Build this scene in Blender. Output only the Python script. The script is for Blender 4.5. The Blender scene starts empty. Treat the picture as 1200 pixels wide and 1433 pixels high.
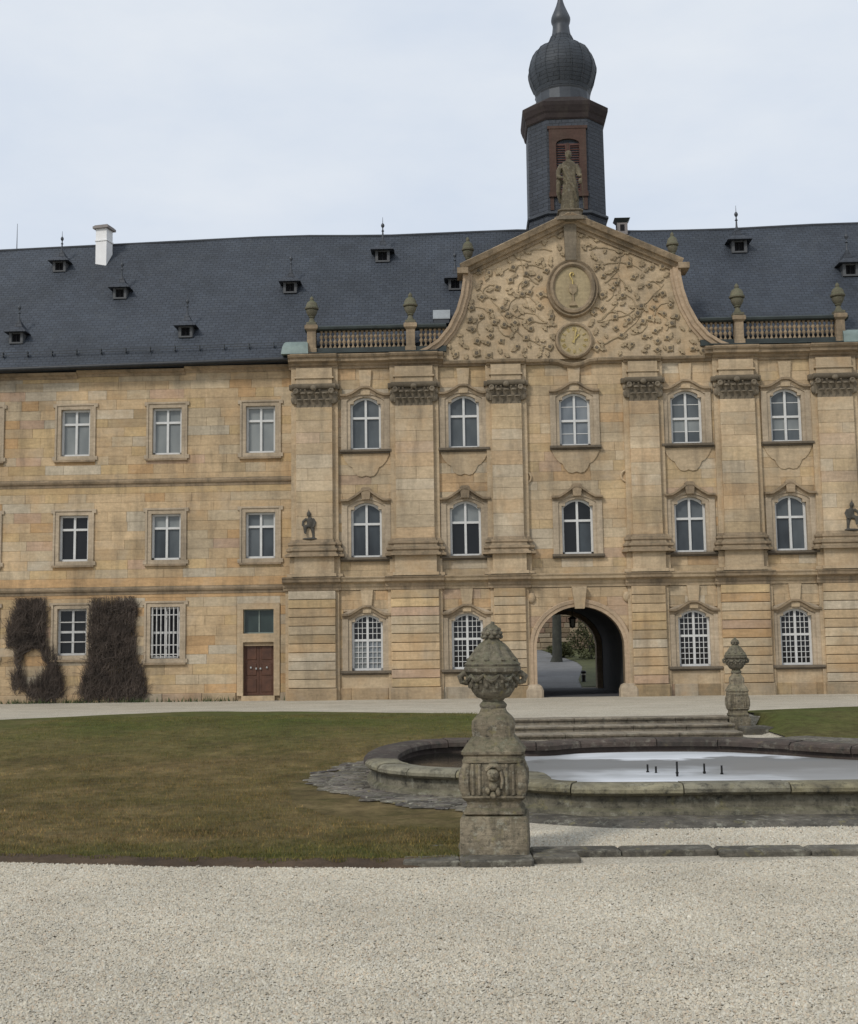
import bpy, bmesh, math, random
import numpy as np
from mathutils import Vector, Matrix, noise as mnoise

R = random.Random(7)
scene = bpy.context.scene
COL = scene.collection

# ------------------------------------------------------------------ camera
FPX, TH, RHO = 1700.0, 0.1108, 0.0139
cam_data = bpy.data.cameras.new('camera')
cam_data.sensor_fit = 'HORIZONTAL'; cam_data.sensor_width = 36.0
cam_data.lens = 36.0 * FPX / 1200.0
cam_data.clip_start = 0.1; cam_data.clip_end = 2000
cam = bpy.data.objects.new('camera', cam_data); COL.objects.link(cam)
fw = Vector((0, math.cos(TH), math.sin(TH))); up0 = Vector((0, -math.sin(TH), math.cos(TH))); rt0 = Vector((1, 0, 0))
rt = rt0*math.cos(RHO) - up0*math.sin(RHO); up = rt0*math.sin(RHO) + up0*math.cos(RHO)
m = Matrix.Identity(4)
for i in range(3):
    m[i][0] = rt[i]; m[i][1] = up[i]; m[i][2] = -fw[i]
m[0][3], m[1][3], m[2][3] = 0, 0, 2.0
cam.matrix_world = m
scene.camera = cam

# ------------------------------------------------------------------ sky and sun (bright thin overcast)
SUN_EL, SUN_AZ = math.radians(42), math.radians(-40)      # azimuth: left of the viewer, behind him
world = bpy.data.worlds.new('World'); scene.world = world; world.use_nodes = True
wt = world.node_tree; wt.nodes.clear()
def wn(t, **k):
    n = wt.nodes.new(t)
    for a, b in k.items(): setattr(n, a, b)
    return n
sky = wn('ShaderNodeTexSky', sky_type='NISHITA', sun_disc=False, sun_elevation=SUN_EL, sun_rotation=math.radians(180+40), altitude=250, dust_density=2.5)
bg1 = wn('ShaderNodeBackground'); bg1.inputs[1].default_value = 0.06
wt.links.new(sky.outputs[0], bg1.inputs[0])
tc = wn('ShaderNodeTexCoord'); mp = wn('ShaderNodeMapping'); mp.inputs['Scale'].default_value = (1.3, 1.3, 3.2)
nz = wn('ShaderNodeTexNoise'); nz.inputs['Scale'].default_value = 3.2; nz.inputs['Detail'].default_value = 5; nz.inputs['Roughness'].default_value = 0.55
cr = wn('ShaderNodeValToRGB'); cr.color_ramp.elements[0].position = 0.3; cr.color_ramp.elements[1].position = 0.72
cr.color_ramp.elements[0].color = (0.52, 0.578, 0.665, 1); cr.color_ramp.elements[1].color = (0.625, 0.66, 0.705, 1)
bg2 = wn('ShaderNodeBackground'); bg2.inputs[1].default_value = 1.0
mix = wn('ShaderNodeMixShader'); mix.inputs[0].default_value = 0.93
wo = wn('ShaderNodeOutputWorld')
wt.links.new(tc.outputs['Generated'], mp.inputs[0]); wt.links.new(mp.outputs[0], nz.inputs[0]); wt.links.new(nz.outputs[0], cr.inputs[0])
wt.links.new(cr.outputs[0], bg2.inputs[0]); wt.links.new(bg1.outputs[0], mix.inputs[1]); wt.links.new(bg2.outputs[0], mix.inputs[2]); wt.links.new(mix.outputs[0], wo.inputs[0])

sl = bpy.data.lights.new('sun', 'SUN'); sl.energy = 1.5; sl.angle = math.radians(10); sl.color = (1.0, 0.95, 0.87)
so = bpy.data.objects.new('sun', sl); COL.objects.link(so)
sd = Vector((math.sin(SUN_AZ)*math.cos(SUN_EL), -math.cos(SUN_AZ)*math.cos(SUN_EL), math.sin(SUN_EL)))
so.rotation_euler = sd.to_track_quat('Z', 'Y').to_euler(); so.location = (-20, -20, 30)

vs = scene.view_settings
vs.view_transform = 'Standard'; vs.look = 'None'; vs.exposure = 0.4; vs.gamma = 1.0; vs.use_curve_mapping = False
scene.cycles.max_bounces = 6

# ------------------------------------------------------------------ materials
def newmat(name):
    mt = bpy.data.materials.new(name); mt.use_nodes = True
    nt = mt.node_tree; nt.nodes.clear()
    out = nt.nodes.new('ShaderNodeOutputMaterial'); bs = nt.nodes.new('ShaderNodeBsdfPrincipled')
    nt.links.new(bs.outputs[0], out.inputs[0])
    return mt, nt, bs
class NT:
    def __init__(s, nt): s.nt = nt
    def n(s, t, **k):
        x = s.nt.nodes.new(t)
        for a, b in k.items(): setattr(x, a, b)
        return x
    def l(s, a, b): s.nt.links.new(a, b)
    def pos(s, scale=(1,1,1), obj=False):
        if obj: g = s.n('ShaderNodeTexCoord').outputs['Object']
        else: g = s.n('ShaderNodeNewGeometry').outputs['Position']
        mpn = s.n('ShaderNodeMapping'); mpn.inputs['Scale'].default_value = scale
        s.l(g, mpn.inputs[0]); return mpn.outputs[0]
    def noise(s, vec, scale, detail=4, rough=0.55, lo=0.3, hi=0.7, a=0.0, b=1.0):
        x = s.n('ShaderNodeTexNoise'); x.inputs['Scale'].default_value = scale; x.inputs['Detail'].default_value = detail; x.inputs['Roughness'].default_value = rough
        s.l(vec, x.inputs[0])
        r = s.n('ShaderNodeMapRange'); r.inputs[1].default_value = lo; r.inputs[2].default_value = hi; r.inputs[3].default_value = a; r.inputs[4].default_value = b
        s.l(x.outputs[0], r.inputs[0]); return r.outputs[0]
    def mixc(s, fac, A, B, mode='MIX'):
        x = s.n('ShaderNodeMix', data_type='RGBA', blend_type=mode)
        for sock, v in ((x.inputs[0], fac), (x.inputs[6], A), (x.inputs[7], B)):
            if hasattr(v, 'links') or hasattr(v, 'is_linked'): s.l(v, sock)
            elif isinstance(v, (int, float)): sock.default_value = v
            else: sock.default_value = (*v, 1)
        return x.outputs[2]
    def math(s, op, a, b=0.0):
        x = s.n('ShaderNodeMath', operation=op)
        for i, v in enumerate((a, b)):
            if isinstance(v, (int, float)): x.inputs[i].default_value = v
            else: s.l(v, x.inputs[i])
        return x.outputs[0]
    def bump(s, h, strength=0.3, dist=0.02):
        b = s.n('ShaderNodeBump'); b.inputs['Strength'].default_value = strength; b.inputs['Distance'].default_value = dist
        s.l(h, b.inputs['Height']); return b.outputs[0]
    def attr(s, name='Col'):
        x = s.n('ShaderNodeAttribute', attribute_name=name); return x.outputs['Color']
    def grey(s, v):
        c = s.n('ShaderNodeCombineColor')
        for i in range(3): s.l(v, c.inputs[i])
        return c.outputs[0]

def stone(name, base=None, var=0.25, grime=0.35, grime_col=(0.075, 0.065, 0.05), grain=30, obj=False, moss=0.0, moss_col=(0.05,0.055,0.02), lichen=0.0, scale=1.0, ochre=0.0, bump=0.25, dist=0.015, speck=0.0):
    mt, nt, bs = newmat(name); q = NT(nt)
    c = q.attr() if base is None else base
    p = q.pos((scale,)*3, obj)
    v1 = q.noise(p, 0.45, 4, .6, .3, .7, 1-var, 1+var*.7)
    c = q.mixc(1.0, c, q.grey(v1), 'MULTIPLY')
    ph = q.pos((1.2*scale, 1.2*scale, 7*scale), obj)
    v2 = q.noise(ph, 1.6, 5, .65, .3, .7, 1-var*.55, 1+var*.55)
    c = q.mixc(1.0, c, q.grey(v2), 'MULTIPLY')
    vf = q.noise(p, grain*.35, 4, .7, .3, .7, 0.86, 1.14)
    c = q.mixc(1.0, c, q.grey(vf), 'MULTIPLY')
    if ochre:
        oc = q.noise(p, .8, 5, .6, .5, .72, 0, ochre); c = q.mixc(oc, c, (0.44, 0.265, 0.12))
        oc = q.noise(q.pos((.9*scale, .9*scale, 1.3*scale), obj), 1.1, 5, .6, .55, .75, 0, ochre); c = q.mixc(oc, c, (0.40, 0.34, 0.265))
    if grime:
        ps = q.pos((2.2*scale, 2.2*scale, 0.35*scale), obj)
        g = q.noise(ps, 1.0, 6, .7, .48, .78, 0, grime)
        c = q.mixc(g, c, grime_col)
    if lichen:
        l = q.noise(p, 4, 5, .7, .54, .70, 0, lichen)
        c = q.mixc(l, c, (0.36, 0.35, 0.28))
        l2 = q.noise(q.pos((scale*1.1,)*3, obj), 3.2, 5, .7, .58, .7, 0, lichen*.8)
        c = q.mixc(l2, c, (0.24, 0.21, 0.09))
    if speck:
        l3 = q.noise(p, 5, 7, .8, .5, .68, 0, speck)
        c = q.mixc(l3, c, (0.03, 0.03, 0.026))
    if moss:
        ge = q.n('ShaderNodeNewGeometry'); sx = q.n('ShaderNodeSeparateXYZ'); q.l(ge.outputs['Normal'], sx.inputs[0])
        upz = q.n('ShaderNodeMapRange'); upz.inputs[1].default_value = 0.1; upz.inputs[2].default_value = 0.8; q.l(sx.outputs[2], upz.inputs[0])
        mm = q.noise(p, 4, 5, .7, .3, .6, 0, moss)
        c = q.mixc(q.math('MULTIPLY', mm, upz.outputs[0]), c, moss_col)
    q.l(c, bs.inputs['Base Color'])
    bs.inputs['Roughness'].default_value = 0.9; bs.inputs['Specular IOR Level'].default_value = 0.25
    hb = q.noise(p, grain, 6, .7, .2, .8)
    q.l(q.bump(hb, bump, dist), bs.inputs['Normal'])
    return mt

def plain(name, col, rough=0.6, metal=0.0, var=0.12, scale=6, bump=0.0, spec=0.4):
    mt, nt, bs = newmat(name); q = NT(nt)
    p = q.pos((1,1,1))
    v = q.noise(p, scale, 5, .6, .3, .7, 1-var, 1+var)
    q.l(q.mixc(1.0, col, q.grey(v), 'MULTIPLY'), bs.inputs['Base Color'])
    bs.inputs['Roughness'].default_value = rough; bs.inputs['Metallic'].default_value = metal; bs.inputs['Specular IOR Level'].default_value = spec
    if bump: q.l(q.bump(q.noise(p, scale*4, 5, .7), bump, .01), bs.inputs['Normal'])
    return mt

def slate(name, vecmode='roof', col=(0.036, 0.044, 0.057), row=0.16, width=0.26):
    mt, nt, bs = newmat(name); q = NT(nt)
    tcn = q.n('ShaderNodeTexCoord'); sx = q.n('ShaderNodeSeparateXYZ'); q.l(tcn.outputs['Object'], sx.inputs[0])
    cx = q.n('ShaderNodeCombineXYZ')
    if vecmode == 'roof':
        q.l(sx.outputs[0], cx.inputs[0]); q.l(q.math('MULTIPLY', sx.outputs[2], 1.28), cx.inputs[1])
    else:
        q.l(q.math('ADD', sx.outputs[0], q.math('MULTIPLY', sx.outputs[1], .37)), cx.inputs[0]); q.l(sx.outputs[2], cx.inputs[1])
    # slightly wavering courses
    wv = q.n('ShaderNodeTexNoise'); wv.inputs['Scale'].default_value = 0.6; q.l(cx.outputs[0], wv.inputs[0])
    sc = q.n('ShaderNodeVectorMath', operation='MULTIPLY_ADD'); sc.inputs[1].default_value = (0.0, 0.16, 0); q.l(wv.outputs['Color'], sc.inputs[0]); q.l(cx.outputs[0], sc.inputs[2])
    b = q.n('ShaderNodeTexBrick'); q.l(sc.outputs[0], b.inputs[0])
    b.inputs['Scale'].default_value = 1; b.inputs['Brick Width'].default_value = width; b.inputs['Row Height'].default_value = row
    b.inputs['Mortar Size'].default_value = 0.014; b.inputs['Mortar Smooth'].default_value = 0.6; b.inputs['Bias'].default_value = 0
    b.inputs['Color1'].default_value = (*[x*.84 for x in col], 1); b.inputs['Color2'].default_value = (*[x*1.13 for x in col], 1); b.inputs['Mortar'].default_value = (*[x*.5 for x in col], 1)
    p = q.pos()
    v = q.noise(p, .35, 6, .65, .3, .7, .7, 1.28)
    c = q.mixc(1.0, b.outputs[0], q.grey(v), 'MULTIPLY')
    st = q.noise(q.pos((1.6, 1.6, .25)), 1.2, 5, .7, .5, .75, 0, .35)
    c = q.mixc(st, c, (0.055, 0.062, 0.07))
    lc = q.noise(p, 5, 5, .7, .6, .72, 0, .3); c = q.mixc(lc, c, (0.08, 0.085, 0.07))
    q.l(c, bs.inputs['Base Color']); bs.inputs['Roughness'].default_value = 0.62; bs.inputs['Specular IOR Level'].default_value = 0.35
    # each course tilts: saw-tooth height along the slope
    h = q.math('ADD', q.math('MULTIPLY', b.outputs['Fac'], -1.0), q.math('MULTIPLY', q.noise(p, 9, 4, .6), .5))
    q.l(q.bump(h, .6, .03), bs.inputs['Normal'])
    return mt

def glass(name, col, rough=0.05, spec=0.3, tint2=None):
    mt, nt, bs = newmat(name); q = NT(nt)
    p = q.pos((1, 1, .5))
    v = q.noise(p, 1.3, 3, .5, .35, .65)
    c = q.mixc(v, col, tint2 or [x*.6 for x in col])
    q.l(c, bs.inputs['Base Color']); bs.inputs['Roughness'].default_value = rough; bs.inputs['IOR'].default_value = 1.52; bs.inputs['Specular IOR Level'].default_value = spec
    bs.inputs['Coat Weight'].default_value = 0.0
    q.l(q.bump(q.noise(q.pos(), 1.6, 2, .5), .05, .02), bs.inputs['Normal'])
    return mt

M = {}
M['ashlar'] = stone('ashlar_sandstone', None, var=.24, grime=.55, ochre=.4)
M['backing'] = stone('joint_mortar', (0.33, 0.25, 0.16), var=.2, grime=.3)
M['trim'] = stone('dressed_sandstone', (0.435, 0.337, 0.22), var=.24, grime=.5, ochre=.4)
M['trim_red'] = stone('pinkish_sandstone', (0.415, 0.31, 0.21), var=.2, grime=.35)
M['trim_dark'] = stone('weathered_sandstone', (0.29, 0.22, 0.145), var=.35, grime=.95, moss=.5, moss_col=(.06,.06,.035))
M['surround'] = stone('greyish_surround_stone', (0.395, 0.32, 0.23), var=.25, grime=.55)
M['sill'] = stone('soot_and_shade_stone', (0.14, 0.115, 0.085), var=.3, grime=.7)  # sooty sills; also paints the shade in the rosette eyes
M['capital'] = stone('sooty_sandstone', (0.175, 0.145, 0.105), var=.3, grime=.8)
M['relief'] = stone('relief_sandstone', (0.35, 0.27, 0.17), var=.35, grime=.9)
M['gilt_stone'] = stone('ochre_sandstone', (0.36, 0.29, 0.175), var=.2, grime=.25)
M['gilt'] = plain('worn_gilding', (0.46, 0.35, 0.13), .4, .35, .15)
M['statue'] = stone('statue_sandstone', (0.125, 0.105, 0.07), var=.5, grime=1.0, lichen=.4, scale=2)
M['dark_statue'] = stone('blackened_stone', (0.075, 0.07, 0.06), var=.3, grime=.5, scale=2)
M['urn'] = stone('lichen_stone', (0.205, 0.18, 0.135), var=.5, grime=.9, lichen=.7, moss=.75, moss_col=(.085,.082,.042), scale=3.4, grain=12, speck=.95, bump=.5, dist=.02)
M['urn_small'] = stone('mossy_urn_stone', (0.13, 0.12, 0.085), var=.3, grime=.6, lichen=.3, moss=.85, moss_col=(.075,.085,.04), scale=2)
M['pedestal'] = stone('reddish_weathered_stone', (0.20, 0.168, 0.118), var=.6, grime=1.0, grime_col=(.05,.046,.034), lichen=.65, moss=.6, moss_col=(.08,.078,.04), scale=3.2, grain=12, speck=.9, bump=.5, dist=.02)
M['basin'] = stone('mossy_basin_stone', (0.17, 0.155, 0.115), var=.5, grime=.95, grime_col=(.035,.034,.026), lichen=.6, moss=.35, moss_col=(.1,.1,.05), scale=1.5, speck=1.0, grain=14, bump=.5, dist=.02)
M['coping'] = stone('lichen_coping_stone', None, var=.45, grime=.95, lichen=.3, scale=1.4, speck=1.0, grain=14, bump=.5, dist=.02)
M['basin_in'] = stone('wet_basin_lining', (0.055, 0.042, 0.036), var=.3, grime=.5, lichen=.15, scale=1.5)
M['step'] = stone('worn_step_stone', (0.24, 0.205, 0.155), var=.4, grime=.7, lichen=.4, scale=1.6, speck=.8, bump=.5, dist=.02)
M['kerb'] = stone('mossy_kerb_stone', (0.13, 0.118, 0.095), var=.5, grime=.8, lichen=.6, scale=2, speck=.9, bump=.5, dist=.02)
M['slate'] = slate('roof_slate')
M['slate_tower'] = slate('tower_slate', 'tower', (0.036, 0.042, 0.053))
M['slate_dome'] = slate('dome_slate', 'tower', (0.036, 0.043, 0.052), .16, .9)
M['redstone'] = stone('red_sandstone', (0.072, 0.043, 0.034), var=.3, grime=.5)
M['redstone_dark'] = stone('dark_red_sandstone', (0.038, 0.029, 0.028), var=.3, grime=.6)
M['louvre'] = plain('red_louvre_wood', (0.075, 0.03, 0.022), .7, 0, .2)
M['lead'] = plain('grey_lead', (0.053, 0.059, 0.068), .5, .25, .25, 2)
M['copper'] = plain('green_copper', (0.17, 0.215, 0.20), .6, .1, .2, 3)
M['copper_dark'] = plain('dark_copper', (0.03, 0.038, 0.036), .6, .1, .3, 2)
M['gutter'] = plain('dark_gutter_metal', (0.03, 0.032, 0.035), .5, .3, .2)
M['chimney'] = plain('white_chimney_render', (0.72, 0.72, 0.72), .9, 0, .06, 2)
M['cap'] = plain('grey_cap', (0.22, 0.2, 0.19), .8, 0, .15)
M['white'] = plain('white_window_paint', (0.55, 0.55, 0.535), .6, 0, .08, 4)
M['greywood'] = plain('grey_window_paint', (0.42, 0.42, 0.41), .6, 0, .12, 4)
M['grille'] = plain('pale_grille_iron', (0.45, 0.44, 0.42), .6, 0, .2, 8)
M['dark_hole'] = plain('dark_interior', (0.008, 0.008, 0.01), .9)
M['pane_light'] = glass('curtain_reflection_glass', (0.235, 0.25, 0.245), tint2=(0.15, 0.165, 0.168))  # curtain tone and reflected sky both painted into the pane colour
M['pane_mid'] = glass('blue_grey_glass', (0.105, 0.118, 0.125), tint2=(0.062, 0.072, 0.078))  # reflected sky painted in as a blue-grey base colour
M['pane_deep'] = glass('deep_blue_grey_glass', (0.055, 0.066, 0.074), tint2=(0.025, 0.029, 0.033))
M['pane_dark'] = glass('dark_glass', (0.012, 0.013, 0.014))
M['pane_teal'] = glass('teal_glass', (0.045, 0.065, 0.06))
M['pane_check'] = glass('pale_curtain_reflection_glass', (0.21, 0.23, 0.245), tint2=(0.13, 0.15, 0.17))  # another pale tone with curtain and sky reflection painted in
M['door'] = plain('brown_door_wood', (0.08, 0.035, 0.02), .5, 0, .3, 5)
M['door_low'] = plain('weathered_door_wood', (0.085, 0.06, 0.05), .8, 0, .3, 5)
M['iron'] = plain('black_iron', (0.012, 0.012, 0.012), .5, .3, .1)
M['steel'] = plain('pale_fitting', (0.4, 0.4, 0.38), .4, .6, .1)
M['vault'] = plain('dark_plaster', (0.028, 0.027, 0.026), .9, 0, .3, 1.5)  # near-black plaster tone, even over the whole passage
M['bark'] = plain('grey_green_bark', (0.04, 0.042, 0.034), .9, 0, .4, 3, .4)
M['twig'] = plain('bare_vine_twigs', (0.060, 0.046, 0.037), .9, 0, .55, 2.2)
M['ironrail'] = plain('rail_metal', (0.05, 0.055, 0.06), .5, .5)

def ground_mats():
    # gravel
    for nm, scl, b in (('gravel', 55, 1.0),):
        mt, nt, bs = newmat('pale_gravel'); q = NT(nt)
        p = q.pos()
        vo = q.n('ShaderNodeTexVoronoi'); vo.inputs['Scale'].default_value = scl; q.l(p, vo.inputs[0])
        r = q.n('ShaderNodeValToRGB'); e = r.color_ramp.elements
        e[0].position = 0; e[0].color = (0.34, 0.30, 0.23, 1); e[1].position = 1; e[1].color = (0.64, 0.60, 0.50, 1)
        for ps, cc in ((.25, (.46,.41,.32,1)), (.5, (.52,.475,.385,1)), (.75, (.57,.51,.405,1))):
            x = e.new(ps); x.color = cc
        sp = q.n('ShaderNodeSeparateColor'); q.l(vo.outputs['Color'], sp.inputs[0]); q.l(sp.outputs[0], r.inputs[0])
        v = q.noise(p, .6, 5, .65, .3, .7, .84, 1.12)
        c = q.mixc(1.0, r.outputs[0], q.grey(v), 'MULTIPLY')
        tn = q.noise(p, 1.7, 5, .6, .5, .75, 0, .35); c = q.mixc(tn, c, (.45, .38, .28))
        ed = q.n('ShaderNodeMapRange'); ed.inputs[1].default_value = .25; ed.inputs[2].default_value = .75; ed.inputs[3].default_value = 1.0; ed.inputs[4].default_value = .75
        q.l(vo.outputs['Distance'], ed.inputs[0]); 
        c = q.mixc(1.0, c, q.grey(ed.outputs[0]), 'MULTIPLY')
        q.l(c, bs.inputs['Base Color']); bs.inputs['Roughness'].default_value = .95; bs.inputs['Specular IOR Level'].default_value = .2
        q.l(q.bump(q.math('MULTIPLY', vo.outputs['Distance'], -1.0), .8, .02), bs.inputs['Normal'])
        M[nm] = mt
    # pebbles: own colour attribute
    mt, nt, bs = newmat('pebble_stone'); q = NT(nt)
    c = q.mixc(1.0, q.attr(), q.grey(q.noise(q.pos(), .6, 5, .65, .3, .7, .84, 1.12)), 'MULTIPLY')
    c = q.mixc(q.noise(q.pos((.5,1.4,1)), .8, 5, .65, .48, .72, 0, .2), c, (.45,.385,.285))
    q.l(c, bs.inputs['Base Color']); bs.inputs['Roughness'].default_value = .9; bs.inputs['Specular IOR Level'].default_value = .25
    M['pebble'] = mt
    mt, nt, bs = newmat('weed_leaf'); q = NT(nt); q.l(q.attr(), bs.inputs['Base Color']); bs.inputs['Roughness'].default_value = .9; M['weed'] = mt
    # winter lawn and its blades share one patch pattern
    for nm, blade in (('lawn', False), ('blade', True)):
        mt, nt, bs = newmat('winter_' + nm); q = NT(nt)
        p = q.pos()
        c = q.mixc(q.noise(p, .35, 6, .65, .36, .64), (0.180, 0.135, 0.064), (0.132, 0.112, 0.044))
        c = q.mixc(q.noise(q.pos((.9, .8, 1)), 1.1, 6, .75, .48, .68, 0, .75), c, (0.285, 0.215, 0.105))
        c = q.mixc(q.noise(q.pos((1, .9, 1)), 1.7, 7, .78, .5, .68, 0, .75), c, (0.085, 0.078, 0.028))
        sy = q.n('ShaderNodeSeparateXYZ'); q.l(q.n('ShaderNodeNewGeometry').outputs['Position'], sy.inputs[0])
        fy = q.n('ShaderNodeMapRange'); fy.inputs[1].default_value = 21; fy.inputs[2].default_value = 27; q.l(sy.outputs[1], fy.inputs[0])
        far = q.math('MULTIPLY', fy.outputs[0], q.noise(p, .5, 5, .6, .3, .6, .35, 1))
        c = q.mixc(far, c, (0.098, 0.112, 0.034))
        c = q.mixc(q.noise(q.pos((.9, .9, 1)), .8, 7, .78, .5, .74, 0, .7), c, (0.075, 0.055, 0.032))
        fz = q.n('ShaderNodeMapRange'); fz.inputs[1].default_value = 13.2; fz.inputs[2].default_value = 11.8; q.l(sy.outputs[1], fz.inputs[0])
        c = q.mixc(q.math('MULTIPLY', fz.outputs[0], q.noise(p, 1.1, 5, .6, .3, .62, .2, .85)), c, (0.085, 0.098, 0.03))
        c = q.mixc(1.0, c, q.grey(q.noise(p, 4, 6, .8, .3, .7, .6, 1.4)), 'MULTIPLY')
        if blade: c = q.mixc(1.0, c, q.attr(), 'MULTIPLY')
        q.l(c, bs.inputs['Base Color']); bs.inputs['Roughness'].default_value = .95; bs.inputs['Specular IOR Level'].default_value = .1
        if not blade: q.l(q.bump(q.noise(p, 22, 6, .8, .2, .8), .9, .05), bs.inputs['Normal'])
        M[nm] = mt
    M['soil'] = stone('dark_soil', (0.085, 0.058, 0.036), var=.4, grime=.3, scale=3, bump=.6, dist=.03)
    # paved apron
    M['apron'] = stone('worn_cobble_apron', (0.135, 0.122, 0.10), var=.6, grime=.6, lichen=.75, scale=2.2, speck=.8, bump=.6, dist=.03)
    M['cobble'] = stone('cobble_stone', None, var=.4, grime=.4, lichen=.8, scale=2.4, speck=.6)
    # road
    M['road'] = stone('grey_asphalt', (0.15, 0.15, 0.15), var=.2, grime=.2, scale=1)
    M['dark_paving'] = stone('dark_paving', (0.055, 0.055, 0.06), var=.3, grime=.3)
    # ice
    mt, nt, bs = newmat('thin_ice'); q = NT(nt)
    p = q.pos((.45, 1.6, 1)); sy = q.n('ShaderNodeSeparateXYZ'); q.l(q.n('ShaderNodeNewGeometry').outputs['Position'], sy.inputs[0])
    wob = q.noise(q.pos((.8,.8,1)), .9, 4, .6, .3, .7, -.5, .5)
    yy = q.math('ADD', sy.outputs[1], wob); xx = q.math('ADD', sy.outputs[0], wob)
    def band(v, a, b):
        r = q.n('ShaderNodeMapRange'); r.interpolation_type = 'SMOOTHSTEP'; r.inputs[1].default_value = a; r.inputs[2].default_value = b; q.l(v, r.inputs[0]); return r.outputs[0]
    c = q.mixc(q.noise(p, .9, 5, .6, .4, .64), (0.42, 0.435, 0.45), (0.60, 0.615, 0.64))
    # a thin grey ring of melting ice between the white middle and the white rim of snow
    grey = q.math('MULTIPLY', band(yy, 16.9, 18.4), q.math('SUBTRACT', 1.0, band(yy, 19.5, 19.8)))
    c = q.mixc(q.math('MULTIPLY', grey, .92), c, (0.15, 0.15, 0.145))
    side = q.math('MULTIPLY', band(xx, 3.7, 4.9), q.math('SUBTRACT', 1.0, band(yy, 18.9, 19.2)))
    c = q.mixc(q.math('MULTIPLY', side, .75), c, (0.19, 0.185, 0.175))
    left = q.math('SUBTRACT', 1.0, band(xx, 1.5, 2.5))
    c = q.mixc(q.math('MULTIPLY', left, .7), c, (0.16, 0.16, 0.155))
    openw = q.math('SUBTRACT', 1.0, band(xx, .9, 1.5))
    c = q.mixc(openw, c, (0.012, 0.011, 0.009))
    q.l(c, bs.inputs['Base Color']); q.l(q.math('SUBTRACT', .7, q.math('MULTIPLY', openw, .55)), bs.inputs['Roughness']); q.l(q.math('ADD', .06, q.math('MULTIPLY', openw, .4)), bs.inputs['Specular IOR Level'])
    q.l(q.bump(q.noise(q.pos(), 3, 4, .6), .1, .02), bs.inputs['Normal'])
    M['ice'] = mt
    M['hedge'] = plain('olive_shrub_leaves', (0.055, 0.06, 0.022), .9, 0, .5, 4)
    M['rubble'] = stone('rubble_stone', None, var=.25, grime=.3)
    M['verge'] = stone('verge_grass', (0.07, 0.075, 0.03), var=.3, grime=.2, scale=2)
ground_mats()

def tint(pale=0.0, k=1.0):
    t = R.random()
    if t < .38: c = (0.45, 0.325, 0.188)
    elif t < .60: c = (0.445, 0.355, 0.235)
    elif t < .74: c = (0.455, 0.325, 0.165)
    elif t < .82: c = (0.44, 0.27, 0.125)
    elif t < .87: c = (0.405, 0.275, 0.19)
    elif t < .96: c = (0.445, 0.385, 0.29)
    else: c = (0.33, 0.245, 0.14)
    g = (0.45, 0.36, 0.248)
    f = R.uniform(.9, 1.1)*k
    return tuple((a*(1-pale)+b*pale)*f for a, b in zip(c, g))

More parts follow.
